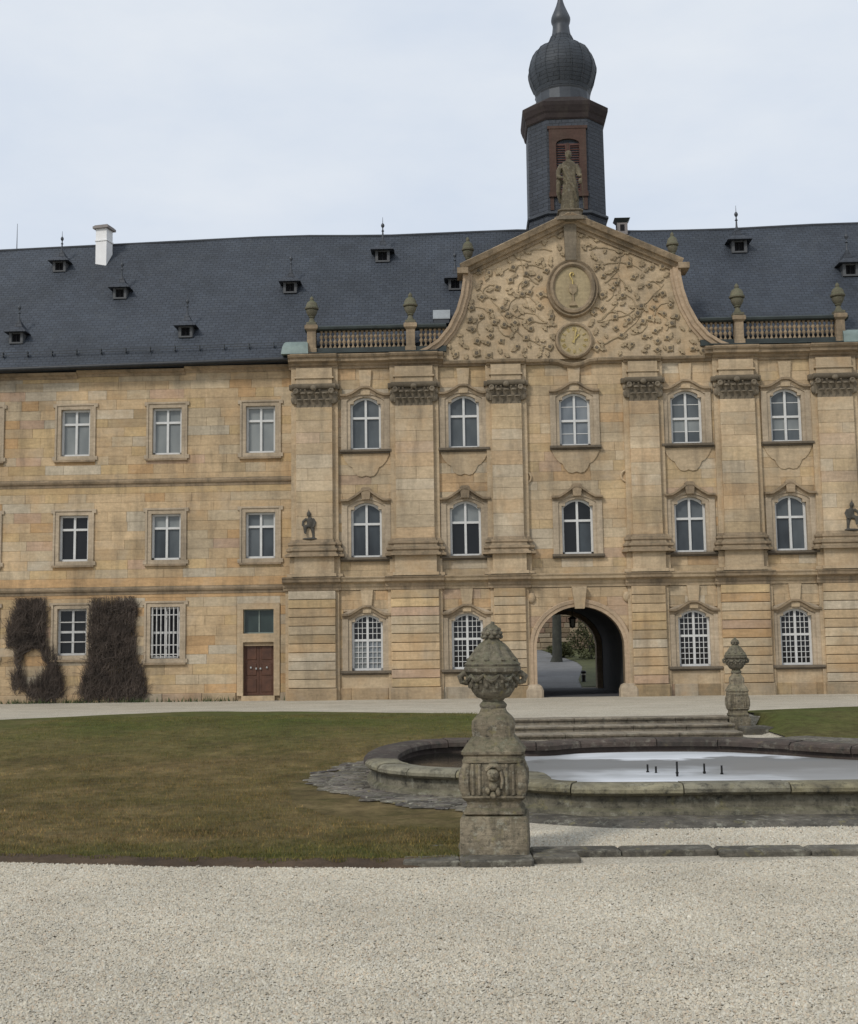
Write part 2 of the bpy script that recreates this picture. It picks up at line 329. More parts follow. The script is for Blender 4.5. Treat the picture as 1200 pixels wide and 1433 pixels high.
# ------------------------------------------------------------------ mesh builder
class MB:
    def __init__(s): s.v = []; s.f = []; s.c = []
    def add(s, vs, fs, col=None):
        o = len(s.v); s.v += [tuple(x) for x in vs]; s.f += [tuple(i+o for i in f) for f in fs]; s.c += [col]*len(fs)
        return s
    def box(s, x0, x1, y0, y1, z0, z1, col=None):
        return s.add([(x0,y0,z0),(x1,y0,z0),(x1,y1,z0),(x0,y1,z0),(x0,y0,z1),(x1,y0,z1),(x1,y1,z1),(x0,y1,z1)],
              [(0,1,5,4),(1,2,6,5),(2,3,7,6),(3,0,4,7),(4,5,6,7),(3,2,1,0)], col)
    def slab(s, x0, x1, z0, z1, yf, yb, bev=0.015, col=None):     # dressed block: chamfered front face
        b = bev
        return s.add([(x0+b,yf,z0+b),(x1-b,yf,z0+b),(x1-b,yf,z1-b),(x0+b,yf,z1-b),
               (x0,yf+b,z0),(x1,yf+b,z0),(x1,yf+b,z1),(x0,yf+b,z1),
               (x0,yb,z0),(x1,yb,z0),(x1,yb,z1),(x0,yb,z1)],
              [(0,1,2,3),(4,5,1,0),(5,6,2,1),(6,7,3,2),(7,4,0,3),(8,9,5,4),(9,10,6,5),(10,11,7,6),(11,8,4,7)], col)
    def prism(s, poly, y0, y1, col=None):                          # polygon in x-z extruded along y
        n = len(poly)
        return s.add([(x,y0,z) for x,z in poly]+[(x,y1,z) for x,z in poly],
              [tuple(range(n)), tuple(range(2*n-1,n-1,-1))]+[(i,i+n,(i+1)%n+n,(i+1)%n) for i in range(n)], col)
    def hmould(s, prof, x0, x1, col=None):                         # profile in y-z extruded along x
        n = len(prof)
        return s.add([(x0,y,z) for y,z in prof]+[(x1,y,z) for y,z in prof],
              [tuple(range(n)), tuple(range(2*n-1,n-1,-1))]+[(i,i+n,(i+1)%n+n,(i+1)%n) for i in range(n)], col)
    def lathe(s, prof, n=16, cx=0, cy=0, cz=0, sx=1, sy=1, col=None, rot=0):
        vs = []; fs = []
        for r, z in prof:
            for k in range(n):
                a = 2*math.pi*k/n+rot; vs.append((cx+r*sx*math.cos(a), cy+r*sy*math.sin(a), cz+z))
        for i in range(len(prof)-1):
            for k in range(n):
                fs.append((i*n+k, i*n+(k+1)%n, (i+1)*n+(k+1)%n, (i+1)*n+k))
        fs.append(tuple(range(n-1,-1,-1))); fs.append(tuple((len(prof)-1)*n+k for k in range(n)))
        return s.add(vs, fs, col)
    def sq(s, prof, cx=0, cy=0, cz=0, ch=0.0, col=None):           # square (chamfered) lathe
        vs = []; fs = []; n = 8
        for h, z in prof:
            c = h*ch
            for x, y in ((-h+c,-h),(h-c,-h),(h,-h+c),(h,h-c),(h-c,h),(-h+c,h),(-h,h-c),(-h,-h+c)): vs.append((cx+x,cy+y,cz+z))
        for i in range(len(prof)-1):
            for k in range(n): fs.append((i*n+k, i*n+(k+1)%n, (i+1)*n+(k+1)%n, (i+1)*n+k))
        fs.append(tuple(range(n-1,-1,-1))); fs.append(tuple((len(prof)-1)*n+k for k in range(n)))
        return s.add(vs, fs, col)
    def tube(s, pts, rad, n=6, col=None):
        pts = [Vector(p) for p in pts]; m_ = len(pts)
        if not hasattr(rad, '__len__'): rad = [rad]*m_
        vs = []; fs = []; pu = None
        for i, p in enumerate(pts):
            t = (pts[min(i+1,m_-1)]-pts[max(i-1,0)]).normalized()
            if pu is None: pu = t.orthogonal().normalized()
            else: pu = (pu - t*pu.dot(t)); pu = pu.normalized() if pu.length > 1e-5 else t.orthogonal().normalized()
            w = t.cross(pu)
            for k in range(n):
                a = 2*math.pi*k/n; vs.append(p+(pu*math.cos(a)+w*math.sin(a))*rad[i])
        for i in range(m_-1):
            for k in range(n): fs.append((i*n+k, i*n+(k+1)%n, (i+1)*n+(k+1)%n, (i+1)*n+k))
        fs.append(tuple(range(n-1,-1,-1))); fs.append(tuple((m_-1)*n+k for k in range(n)))
        return s.add(vs, fs, col)
    def ball(s, cx, cy, cz, rx, ry=None, rz=None, n=8, m_=5, col=None):
        ry = rx if ry is None else ry; rz = rx if rz is None else rz
        prof = [(math.sin(math.pi*(i+.001)/(m_)), -math.cos(math.pi*i/m_)) for i in range(m_+1)]
        prof[0] = (0.02, -1); prof[-1] = (0.02, 1)
        vs0 = len(s.v); s.lathe([(r, z) for r, z in prof], n, col=col)
        for i in range(vs0, len(s.v)):
            x, y, z = s.v[i]; s.v[i] = (cx+x*rx, cy+y*ry, cz+z*rz)
        return s
    def sweep(s, path, prof, closed=False, col=None):              # path in x-z; prof = [(offset to the left, y)]
        n = len(path); k = len(prof); vs = []; fs = []
        for i in range(n):
            if closed: a, b = path[i-1], path[(i+1) % n]
            else: a, b = path[max(i-1,0)], path[min(i+1,n-1)]
            tx, tz = b[0]-a[0], b[1]-a[1]; L = math.hypot(tx, tz) or 1; nx, nz = -tz/L, tx/L
            # mitre
            if 0 < i < n-1 or closed:
                p0, p1, p2 = path[i-1], path[i], path[(i+1) % n]
                t1 = Vector((p1[0]-p0[0], p1[1]-p0[1])); t2 = Vector((p2[0]-p1[0], p2[1]-p1[1]))
                if t1.length > 1e-6 and t2.length > 1e-6:
                    t1.normalize(); t2.normalize(); cs = max(.5, math.sqrt(max(0, (1+t1.dot(t2))/2))); nx /= cs; nz /= cs
            for off, y in prof: vs.append((path[i][0]+nx*off, y, path[i][1]+nz*off))
        rng = n if closed else n-1
        for i in range(rng):
            j = (i+1) % n
            for q_ in range(k): fs.append((i*k+q_, j*k+q_, j*k+(q_+1) % k, i*k+(q_+1) % k))
        if not closed: fs.append(tuple(range(k))); fs.append(tuple((n-1)*k+q_ for q_ in range(k-1,-1,-1)))
        return s.add(vs, fs, col)
    def shift(s, dx=0, dy=0, dz=0):
        s.v = [(x+dx, y+dy, z+dz) for x, y, z in s.v]; return s
    def mesh(s, name, mat, smooth=None, recalc=True):
        me = bpy.data.meshes.new(name); me.from_pydata(s.v, [], s.f)
        if any(c is not None for c in s.c):
            at = me.color_attributes.new('Col', 'FLOAT_COLOR', 'CORNER'); d = []
            for f, c in zip(s.f, s.c): d += list((*(c or (.3,.25,.17)), 1))*len(f)
            at.data.foreach_set('color', d)
        if recalc:
            bm = bmesh.new(); bm.from_mesh(me); bmesh.ops.recalc_face_normals(bm, faces=bm.faces); bm.to_mesh(me); bm.free()
        me.materials.append(M[mat] if isinstance(mat, str) else mat)
        if smooth is not None:
            me.shade_smooth(); me.set_sharp_from_angle(angle=math.radians(smooth))
        return me

def ob(name, mesh, parent=None, loc=(0,0,0), rz=0.0):
    o = bpy.data.objects.new(name, mesh); COL.objects.link(o); o.location = loc; o.rotation_euler = (0,0,rz)
    if parent: o.parent = parent
    return o
def tag(o, label=None, cat=None, group=None, kind=None):
    if label: o['label'] = label
    if cat: o['category'] = cat
    if group: o['group'] = group
    if kind: o['kind'] = kind
    return o
def thing(name, label, cat, loc=(0,0,0), rz=0.0, group=None):
    o = bpy.data.objects.new(name, None); COL.objects.link(o); o.location = loc; o.rotation_euler = (0,0,rz); o.empty_display_size = .3
    return tag(o, label, cat, group)
def copy_tree(o, parent=None):
    c = o.copy(); COL.objects.link(c)
    if parent: c.parent = parent
    for ch in list(o.children): copy_tree(ch, c)
    return c

# ------------------------------------------------------------------ facade frame: u along the front, v into the building, z up
PHI, DIST = 0.0323, 45.0
def W(u, v, z): return Vector((u*math.cos(PHI)+v*math.sin(PHI), DIST-u*math.sin(PHI)+v*math.cos(PHI), z))
def fthing(name, label, cat, u, v, z, group=None):
    o = thing(name, label, cat, W(u,v,z), -PHI, group); o['_o'] = (u, v, z); return o
def fpart(name, mesh, root):                                       # mesh in frame coordinates
    u, v, z = root['_o']; return ob(name, mesh, root, (-u,-v,-z))
GZ = 0.12                                                          # ground level at the wall

def ashlar(u0, u1, z0, z1, holes, rnd, lmin=.65, lmax=1.55, hs=(.33,.36,.39,.36), half=None):
    out = []; z = z0; k = 0
    while z < z1-.12:
        h = hs[k % len(hs)]; k += 1
        zb = z+h
        if z1-zb < .2: zb = z1
        cuts = []; part = []
        for a, b, c, d in holes:
            if d <= z+.015 or c >= zb-.015: continue
            cuts.append((a, b))
            if c > z+.07: part.append((a, b, z, c))
            if d < zb-.07: part.append((a, b, d, zb))
        if half:
            hw = half((z+zb)/2)
            if hw: cuts.append((half.c-hw, half.c+hw))
        cuts.sort(); x = u0; free = []
        for a, b in cuts:
            if a > x+.04: free.append((x, a))
            x = max(x, b)
        if u1 > x+.04: free.append((x, u1))
        for a, b in free:
            p = a
            while p < b-1e-4:
                L = rnd.uniform(lmin, lmax)
                if k % 2 and p == a: L *= .6
                e = p+L
                if b-e < .4: e = b
                out.append((p, e, z, zb)); p = e
        for a, b, c, d in part:
            a2, b2 = max(a, u0), min(b, u1)
            if b2-a2 > .1: out.append((a2, b2, c, d))
        z = zb
    return out
def lay_stones(wall, stones, y, limit=300, inview=lambda u, z: True, pale=0.0, proud=.016):
    j = .0025
    st = sorted(stones, key=lambda q: -((q[1]-q[0])*(q[3]-q[2]) if inview((q[0]+q[1])/2, (q[2]+q[3])/2) else 0))
    rest = MB()
    for i, (a, b, c, d) in enumerate(st):
        yy = y + R.uniform(-.006, .006)
        mb = MB() if i < limit else rest
        mb.slab(a+j, b-j, c+j, d-j, yy-proud, yy+.03, .004, tint(pale))
        if i < limit: ob('stone', mb.mesh('stone', 'ashlar', recalc=False), wall)
    if rest.v:
        o = ob('stone', rest.mesh('stone_remainder', 'ashlar', recalc=False), wall); o['kind'] = 'stuff'
def backing(mb, u0, u1, z0, z1, holes, y0, y1):
    zs = sorted({z0, z1, *[h[2] for h in holes if z0 < h[2] < z1], *[h[3] for h in holes if z0 < h[3] < z1]})
    for a, b in zip(zs, zs[1:]):
        x = u0
        for h in sorted(hh for hh in holes if hh[2] < b-1e-4 and hh[3] > a+1e-4):
            if h[0] > x: mb.box(x, h[0], y0, y1, a, b)
            x = max(x, h[1])
        if x < u1: mb.box(x, u1, y0, y1, a, b)

# ------------------------------------------------------------------ windows
def topz(x, w, z1, rise): return z1 - rise*(x/(w/2))**2
def outline(w, z0, z1, rise, d=0.0, n=10, k=.8):
    pts = [(-w/2-d, z0)]
    for i in range(n+1):
        t = -1+2*i/n; pts.append(((w/2+d)*t, z1+d*k-rise*t*t))
    pts.append((w/2+d, z0)); return pts
def strip(mb, A, B, yf, ybA, ybB):
    n = len(A); vs = [(x,yf,z) for x,z in A]+[(x,yf,z) for x,z in B]+[(x,ybA,z) for x,z in A]+[(x,ybB,z) for x,z in B]; fs = []
    for i in range(n-1):
        fs += [(i,i+1,n+i+1,n+i), (2*n+i,2*n+i+1,i+1,i), (n+i,n+i+1,3*n+i+1,3*n+i)]
    fs += [(0,n,3*n,2*n), (n-1,2*n-1,4*n-1,3*n-1)]
    mb.add(vs, fs)
_wcache = {}
def window(root, uc, z0, kind, pane, y=0.0):
    """frame mesh is the part; surround, sill, hood and every pane are its sub-parts"""
    key = kind
    if key not in _wcache:
        wing = kind.startswith('wing')
        w = 1.12 if wing else 1.15; rise = 0.0 if wing else .24
        H = {'top':2.0,'topx':2.0,'mid':2.05,'ground':2.05,'wingtop':1.8,'wingmid':1.74,'wingbars':1.74,'winggrille':1.92}[kind]
        n = 1 if wing else 12
        A = outline(w, 0, H, rise, 0, n)
        sur = MB()
        if wing:
            k = 1.0
            strip(sur, A, outline(w,0,H,0,.15,n,k), -.04, .22, .05)
            strip(sur, outline(w,-.16,H,0,.15,n,k), outline(w,-.16,H,0,.22,n,k), -.075, .05, .05)
            sur.box(-w/2-.146, w/2+.146, -.04, .22, -.16, -.004)
            for sx in (-1, 1):
                for zc in (-.16, H+.08): sur.box(min(sx*(w/2+.20), sx*(w/2+.30)), max(sx*(w/2+.20), sx*(w/2+.30)), -.072, .05, zc, zc+.145)
        else:
            strip(sur, A, outline(w,0,H,rise,.13,n), -.03, .24, .05)
            strip(sur, outline(w,0,H,rise,.13,n), outline(w,0,H,rise,.34,n), -.075, .05, .05)
            for sx in (-1, 1):      # little shoulders that notch the head of the opening
                sur.box(min(sx*(w/2-.13), sx*(w/2+.02)), max(sx*(w/2-.13), sx*(w/2+.02)), -.026, .2, H-rise-.02, H-.11)
        sill = MB()
        if wing: sill.box(-w/2-.24, w/2+.24, -.11, .1, -.235, -.163)
        else:
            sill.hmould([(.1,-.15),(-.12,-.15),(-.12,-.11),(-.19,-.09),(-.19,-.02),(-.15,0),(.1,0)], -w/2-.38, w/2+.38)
        hood = MB()
        if not wing:
            s = w/2
            if kind.startswith('top'): hp = [(-s-.36,H+.06),(-s-.12,H+.06),(-s+.08,H+.13),(-s+.3,H+.27),(-.15,H+.345),(0,H+.36)]
            elif kind == 'mid': hp = [(-s-.36,H+.06),(-s-.08,H+.07),(-s+.14,H+.2),(-s+.36,H+.36),(-.12,H+.44),(0,H+.45)]
            else: hp = [(-s-.34,H-.02),(-s-.1,H-.02),(-s+.05,H+.05),(-s+.28,H+.2),(-.15,H+.28),(0,H+.29)]
            hp = hp+[(-x, z) for x, z in hp[-2::-1]]
            o = .17 if kind == 'mid' else .13
            hood.sweep(hp, [(-.13,.04),(-.13,-.09),(-.05,-.11),(-.02,-o-.05),(.05,-o-.06),(.06,.04)])
            if kind == 'mid': hood.prism([(-.14,H+.1),(.14,H+.1),(.19,H+.5),(.12,H+.56),(-.12,H+.56),(-.19,H+.5)], -.2, .03)
        key_m = MB()
        if kind.startswith('top'): key_m.prism([(-.17,H+.08),(.17,H+.08),(.24,H+1.02),(-.24,H+1.02)], -.105, .03)
        if kind == 'ground': key_m.prism([(-.15,H+.06),(.15,H+.06),(.23,H+.9),(-.23,H+.9)], -.105, .03)
        ap = MB()
        if kind.startswith('top'):
            P = [(-.9,-.16),(-.78,-.42),(-.62,-.62),(-.5,-.68),(-.42,-.86),(-.3,-1.0),(-.15,-1.03),(0,-.98)]
            P = P+[(-x, z) for x, z in P[-2::-1]]
            ap.prism(P[::-1], -.055, .01)
        if kind == 'ground': ap.box(-.93, .93, -.045, .01, -1.0, -.16)
        # white frame
        fr = MB(); yf, yb = .15, .225; t = .08
        strip(fr, outline(w-2*t, 0, H-t, rise, 0, n), outline(w, 0, H+.02, rise, 0, n), yf-.03, yb, yb)
        fr.box(-w/2, w/2, yf-.03, yb, 0, t)
        m_ = .042; tr = H*(.69 if wing else .61) if kind in ('top','mid','wingtop','wingmid') else H*.5
        if kind == 'topx': tr = H*.48
        if kind == 'ground': tr = H*.54
        fr.box(-m_, m_, yf-.035, yb, t, H-t)
        for x0, x1 in ((-w/2+t, -m_), (m_, w/2-t)): fr.box(x0, x1, yf-.03, yb, tr-m_, tr+m_)
        mu = []
        xs = [-w/2+t, -m_, m_, w/2-t]
        zr = [(t, tr-m_), (tr+m_, H-t)]
        if kind == 'topx':
            for a, b in zr:
                zz = (a+b)/2+(.04 if a > t else -.02)
                for x0, x1 in ((xs[0], xs[1]), (xs[2], xs[3])): fr.box(x0, x1, yf+.02, yb, zz-.014, zz+.014)
        gr = MB()
        if kind == 'ground':
            for x0, x1 in ((xs[0], xs[1]), (xs[2], xs[3])):
                for q_ in (1, 2): xx = x0+(x1-x0)*q_/3; gr.box(xx-.011, xx+.011, yf-.02, yf+.03, t, topz(xx,w,H-t,rise))
                for a, b, nn in ((zr[0][0], zr[0][1], 5), (zr[1][0], zr[1][1], 4)):
                    for q_ in range(1, nn): zz = a+(b-a)*q_/nn; gr.box(x0, x1, yf-.016, yf+.026, zz-.011, zz+.011)
        if kind == 'winggrille':
            for q_ in range(7): xx = -w/2+.08+(w-.16)*q_/6; gr.box(xx-.018, xx+.018, -.02, .02, .02, H-.02)
            for zz in (.15, .5, 1.62): gr.box(-w/2+.02, w/2-.02, -.012, .012, zz-.018, zz+.018)
        if kind == 'wingbars':
            for zz in (.5, 1.24): gr.box(-w/2+.02, w/2-.02, .09, .115, zz-.02, zz+.02)
        if kind == 'topx': rows = [(zr[0][0], (zr[0][0]+zr[0][1])/2-.034), ((zr[0][0]+zr[0][1])/2-.006, zr[0][1]), (zr[1][0], (zr[1][0]+zr[1][1])/2+.026), ((zr[1][0]+zr[1][1])/2+.054, zr[1][1])]
        else: rows = zr
        panes = []
        for (a, b) in rows:
            for x0, x1 in ((xs[0], xs[1]), (xs[2], xs[3])):
                N = 5 if rise else 1; tp = []
                for i in range(N+1):
                    xx = x0+(x1-x0)*i/N; tp.append((xx, min(b+.01, topz(xx, w, H-t*.4, rise))))
                panes.append(MB().prism([(x0,a-.01),(x1,a-.01)]+tp[::-1], yb-.04, yb-.03))
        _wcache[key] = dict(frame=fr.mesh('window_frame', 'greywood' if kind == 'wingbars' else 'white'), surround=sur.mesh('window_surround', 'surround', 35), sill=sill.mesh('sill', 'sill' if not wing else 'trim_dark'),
            hood=hood.mesh('hood_mould', 'trim_dark', 35) if hood.v else None, key=key_m.mesh('keystone', 'trim') if key_m.v else None,
            apron=ap.mesh('apron_panel', 'trim') if ap.v else None, grille=gr.mesh('grille', 'grille' if kind != 'ground' else 'white') if gr.v else None,
            panes=panes, pm={})
    c = _wcache[key]; u, v, z = root['_o']
    f = ob('window', c['frame'], root, (uc-u, y-v, z0-z))
    for nm, k in (('window_surround','surround'), ('sill','sill'), ('hood_mould','hood'), ('keystone','key'), ('apron_panel','apron'), ('grille','grille')):
        if c[k]: ob(nm, c[k], f)
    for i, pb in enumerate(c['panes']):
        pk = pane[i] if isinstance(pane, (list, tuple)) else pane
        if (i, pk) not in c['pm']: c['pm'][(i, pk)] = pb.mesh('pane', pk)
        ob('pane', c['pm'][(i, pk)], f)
    return f

# ------------------------------------------------------------------ roofs
def ridge_z(u): 
    xs = [-24,-18,-6,-2,3.6,8.5,12,16,18,26]; zs = [19.05,19.18,19.5,19.4,19.5,19.32,19.3,19.42,19.44,19.3]
    return float(np.interp(u, xs, zs))
def eave_z(u): return float(np.interp(u, [-24,-16,-5,0,20], [12.66,12.75,12.93,12.95,12.95]))
def roof_v(u, z): return -.15 + (z-eave_z(u))/(ridge_z(u)-eave_z(u))*5.15
def roof_z(u, v): return eave_z(u) + (v+.15)/5.15*(ridge_z(u)-eave_z(u))
def roof_mesh(u0, u1, v0=-.15):
    mb = MB(); n = max(2, int((u1-u0)/1.0)); rows = 10; vs = []; fs = []
    for i in range(n+1):
        u = u0+(u1-u0)*i/n
        for j in range(rows+1):
            v = v0+(5-v0)*j/rows; z = roof_z(u, v) + .035*mnoise.noise((u*.5, v*.7, 3)) - (.05*math.sin(math.pi*j/rows))
            vs.append((u, v, z))
        vs.append((u, 10.15, eave_z(u))); vs.append((u, 10.15, eave_z(u)-.3)); vs.append((u, max(.2, v0+.1), eave_z(u)-.12))
    k = rows+4
    for i in range(n):
        for j in range(k): fs.append((i*k+j, (i+1)*k+j, (i+1)*k+(j+1) % k, i*k+(j+1) % k))
    fs.append(tuple(range(k))); fs.append(tuple(n*k+j for j in range(k-1,-1,-1)))
    mb.add(vs, fs); return mb.mesh('roof', 'slate', 40)
def ridge_cap(u0, u1):
    mb = MB(); n = 12
    mb.tube([(u0+(u1-u0)*i/n, 5.0, ridge_z(u0+(u1-u0)*i/n)+.0) for i in range(n+1)], .055, 6)
    return mb.mesh('ridge_cap', 'lead', 50)
_dm = {}
def dormer(root, u, zb, s=1.0):
    if not _dm:
        b = MB(); b.box(-.27, -.17, -.02, .9, 0, .46); b.box(.17, .27, -.02, .9, 0, .46); b.box(-.17, .17, -.02, .9, .0, .06); b.box(-.17, .17, .0, .9, .40, .46)
        _dm['b'] = b.mesh('dormer', plain('dormer_wood', (.085,.088,.092), .8))
        h = MB(); h.box(-.17, .17, .12, .16, .06, .40); h.box(-.02, .02, .06, .1, .06, .4); _dm['h'] = h.mesh('opening', 'dark_hole')
        r = MB(); r.add([(-.44,-.2,.44),(.44,-.2,.44),(.44,.8,.44),(-.44,.8,.44),(-.40,-.16,.5),(.40,-.16,.5),(.40,.8,.5),(-.40,.8,.5),(-.16,.18,.72),(.16,.18,.72),(.16,.8,.74),(-.16,.8,.74),(-.04,.26,1.02),(.04,.26,1.02),(.04,.34,1.02),(-.04,.34,1.02)],
              [(0,1,2,3),(0,1,5,4),(1,2,6,5),(3,0,4,7),(4,5,9,8),(5,6,10,9),(7,4,8,11),(8,9,13,12),(9,10,14,13),(10,11,15,14),(11,8,12,15),(12,13,14,15),(2,3,7,6),(6,7,11,10)])
        _dm['r'] = r.mesh('dormer_roof', 'slate_tower')
        f = MB(); f.lathe([(.055,.95),(.035,1.1),(.028,1.28),(.06,1.3),(.028,1.34),(.02,1.42),(.062,1.48),(.07,1.53),(.05,1.58),(.012,1.62),(.006,1.85)], 8, cy=.3); _dm['f'] = f.mesh('finial', 'lead', 40)
    ou, ov, oz = root['_o']; v = roof_v(u, zb)
    d = ob('dormer', _dm['b'], root, (u-ou, v-ov-.02, zb-oz)); d.scale = (s,)*3
    ob('opening', _dm['h'], d); ob('dormer_roof', _dm['r'], d); ob('finial', _dm['f'], d)

# ------------------------------------------------------------------ palace wings (left one seen, right one just beyond the frame)
WY = 0.35
def build_wing(label, u0, u1, cols, left):
    root = fthing('palace_wing', label, 'palace wing', (u0+u1)/2, WY, GZ)
    holes = []; wins = []
    for i, c in enumerate(cols):
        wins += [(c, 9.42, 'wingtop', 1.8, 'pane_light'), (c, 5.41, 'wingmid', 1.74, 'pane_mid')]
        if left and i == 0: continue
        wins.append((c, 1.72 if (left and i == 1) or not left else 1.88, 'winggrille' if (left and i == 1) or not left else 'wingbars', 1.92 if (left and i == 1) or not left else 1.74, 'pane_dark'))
    sh = []
    for c, z, k, H, p in wins:
        holes.append((c-.62, c+.62, z-.05, z+H+.06)); sh.append((c-.77, c+.77, z-.2, z+H+.18))
    door = left
    if door:
        holes += [(-7.03, -5.84, GZ, 2.14), (-7.03, -5.84, 2.58, 3.52)]; sh += [(-7.25, -5.62, GZ, 3.72)]
    belts = [(u0, u1, 4.12, 4.42), (u0, u1, 8.2, 8.5)]
    wall = MB(); backing(wall, u0, u1, GZ-.3, 12.9, holes, WY+.03, WY+.5)
    wall.box(u0, u1, 9.7, 10.0, GZ-.3, 12.9); wall.box(u0, u0+.3, WY+.5, 9.7, GZ-.3, 12.9)
    wo_ = fpart('wall', wall.mesh('wall', 'backing'), root)
    lay_stones(wo_, ashlar(u0, u1, .42, 12.62, sh+belts, R), WY, 300 if left else 0, lambda u, z: -16.5 < u < -5.0, pale=.2)
    pl = MB(); x = u0
    while x < u1-.01:
        e = min(x+R.uniform(.9, 1.7), u1)
        if door and x < -5.62 and e > -7.25:
            if x < -7.3: e = -7.25
            else: x = -5.62; continue
        mb = MB().slab(x+.006, e-.006, GZ-.2, .415, WY-.06, WY+.1, .02, tint(.5, .78)); ob('plinth_stone', mb.mesh('plinth_stone', 'ashlar'), wo_); x = e
    for z in (4.12, 8.2):
        fpart('string_course', MB().hmould([(WY+.1,z),(WY-.03,z),(WY-.05,z+.1),(WY-.1,z+.13),(WY-.13,z+.2),(WY-.13,z+.25),(WY-.03,z+.3),(WY+.1,z+.3)], u0, u1).mesh('string_course', 'trim_dark'), root)
    mb = MB(); n = 6
    for i in range(n):
        a, b = u0+(u1-u0)*i/n, u0+(u1-u0)*(i+1)/n; dz = eave_z((a+b)/2)-12.95
        mb.hmould([(WY+.1,12.6+dz),(WY-.05,12.6+dz),(WY-.1,12.68+dz),(WY-.22,12.74+dz),(WY-.25,12.82+dz),(WY+.1,12.82+dz)], a, b)
    fpart('eaves_cornice', mb.mesh('eaves_cornice', 'trim_dark'), root)
    fpart('roof', roof_mesh(u0, u1), root); fpart('ridge_cap', ridge_cap(u0, u1), root)
    g = MB(); g.tube([(u0+(u1-u0)*i/12, -.2, eave_z(u0+(u1-u0)*i/12)-.03) for i in range(13)], .085, 8); fpart('gutter', g.mesh('gutter', 'gutter', 50), root)
    rl = MB(); zz = .55
    for dz in (.0, .1): rl.tube([(u0+(u1-u0)*i/12, roof_v(u0, eave_z(u0)+zz)-.12, eave_z(u0+(u1-u0)*i/12)+zz+.06+dz) for i in range(13)], .012, 4)
    x = u0+.4
    while x < u1: rl.box(x-.012, x+.012, roof_v(u0, eave_z(u0)+zz)-.13, roof_v(u0, eave_z(u0)+zz)+.02, eave_z(x)+zz, eave_z(x)+zz+.2); x += .95
    fpart('snow_rail', rl.mesh('snow_rail', 'ironrail'), root)
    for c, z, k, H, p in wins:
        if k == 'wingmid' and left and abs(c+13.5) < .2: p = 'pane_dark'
        elif k == 'wingmid': p = ['pane_deep','pane_mid','pane_light','pane_light'] if abs(c+9.95) < .3 else ['pane_mid','pane_deep','pane_mid','pane_light']  # darker lower panes paint treetop reflections into the glass colour
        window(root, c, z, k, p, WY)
    if door:
        d = MB(); c = -6.435
        A = [(-.575, 0), (-.575, 1.98), (.575, 1.98), (.575, 0)]; B = [(-.8, 0), (-.8, 2.2), (.8, 2.2), (.8, 0)]
        s = MB(); strip(s, A, B, -.06, .22, .05); fpart_ = None
        u, v, z = root['_o']
        dl = MB()
        for sx in (-1, 1):
            x0, x1 = (-.572, -.006) if sx < 0 else (.006, .572)
            dl.box(x0, x1, .14, .19, .01, 1.97)
            for a, b in ((.12, .62), (.74, 1.2), (1.32, 1.86)): dl.slab(x0+.08, x1-.08, a, b, .12, .15, .02)
        do = ob('door', dl.mesh('door', 'door'), root, (c-u, WY-v, GZ+.18-z))
        ob('door_surround', s.mesh('door_surround', 'trim'), do)
        ob('threshold', MB().box(-.62, .62, -.12, .2, -.2, -.004).mesh('threshold', 'trim'), do)
        for x in (-.3, -.1, .06, .3): ob('handle', MB().lathe([(.035,-.02),(.04,0),(.03,.05)], 8, x, .1, 1.02 if abs(x) > .2 else .98).mesh('handle', 'steel'), do)
        A = [(-.575, 0), (-.575, .9), (.575, .9), (.575, 0)]; B = [(-.8, -.0), (-.8, 1.12), (.8, 1.12), (.8, -.0)]
        s = MB(); strip(s, A, B, -.06, .22, .05); s.box(-.8, .8, -.063, .2, -.2, -.002)
        f = MB()
        for x0, x1 in ((-.575,-.53), (.53,.575), (-.025,.025)): f.box(x0, x1, .13, .2, .0, .9)
        for z0, z1 in ((0,.045), (.855,.9)):
            f.box(-.53, -.025, .132, .2, z0, z1); f.box(.025, .53, .132, .2, z0, z1)
        fl = ob('fanlight', f.mesh('fanlight', plain('grey_green_paint', (.16,.19,.17))), root, (c-u, WY-v, 2.6-z))
        ob('fanlight_surround', s.mesh('fanlight_surround', 'trim'), fl)
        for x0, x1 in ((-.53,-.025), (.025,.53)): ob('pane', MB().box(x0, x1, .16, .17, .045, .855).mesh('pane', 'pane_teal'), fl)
    return root
wing = build_wing('long three storey sandstone palace wing left of the pavilion with bare vines and brown door', -30, -5.12, [-6.37, -9.95, -13.47, -17.0, -20.5, -24.0, -27.5], True)
for u, z in ((-15.44,17.80),(-12.48,16.18),(-16.04,13.98),(-9.38,14.07),(-5.55,16.24)): dormer(wing, u, z)
_u, _v, _z = wing['_o']
ch = MB(); ch.box(-.3, .3, -.3, .3, 0, 1.62); ch.box(-.335, .335, -.335, .335, 1.08, 1.14); co = ob('chimney', ch.mesh('chimney', 'chimney'), wing, (-13.72-_u, 4.35-_v, 18.1-_z), -.22)
cc = MB(); cc.box(-.42, .42, -.42, .42, 1.62, 1.72); cc.box(-.36, .36, -.36, .36, 1.72, 1.77); ob('chimney_cap', cc.mesh('chimney_cap', 'cap'), co); co.scale = (.84, .84, 1)
ob('lightning_rod', MB().tube([(0,0,0),(0,0,1.25)], [.022,.008], 5).mesh('lightning_rod', 'ironrail'), wing, (-17.7-_u, 5-_v, 19.1-_z))

wing2 = build_wing('sandstone palace wing continuing right of the pavilion under the slate roof', 16.12, 24, [17.4, 20.9], False)
dormer(wing2, 16.85, 16.45, 1.15)

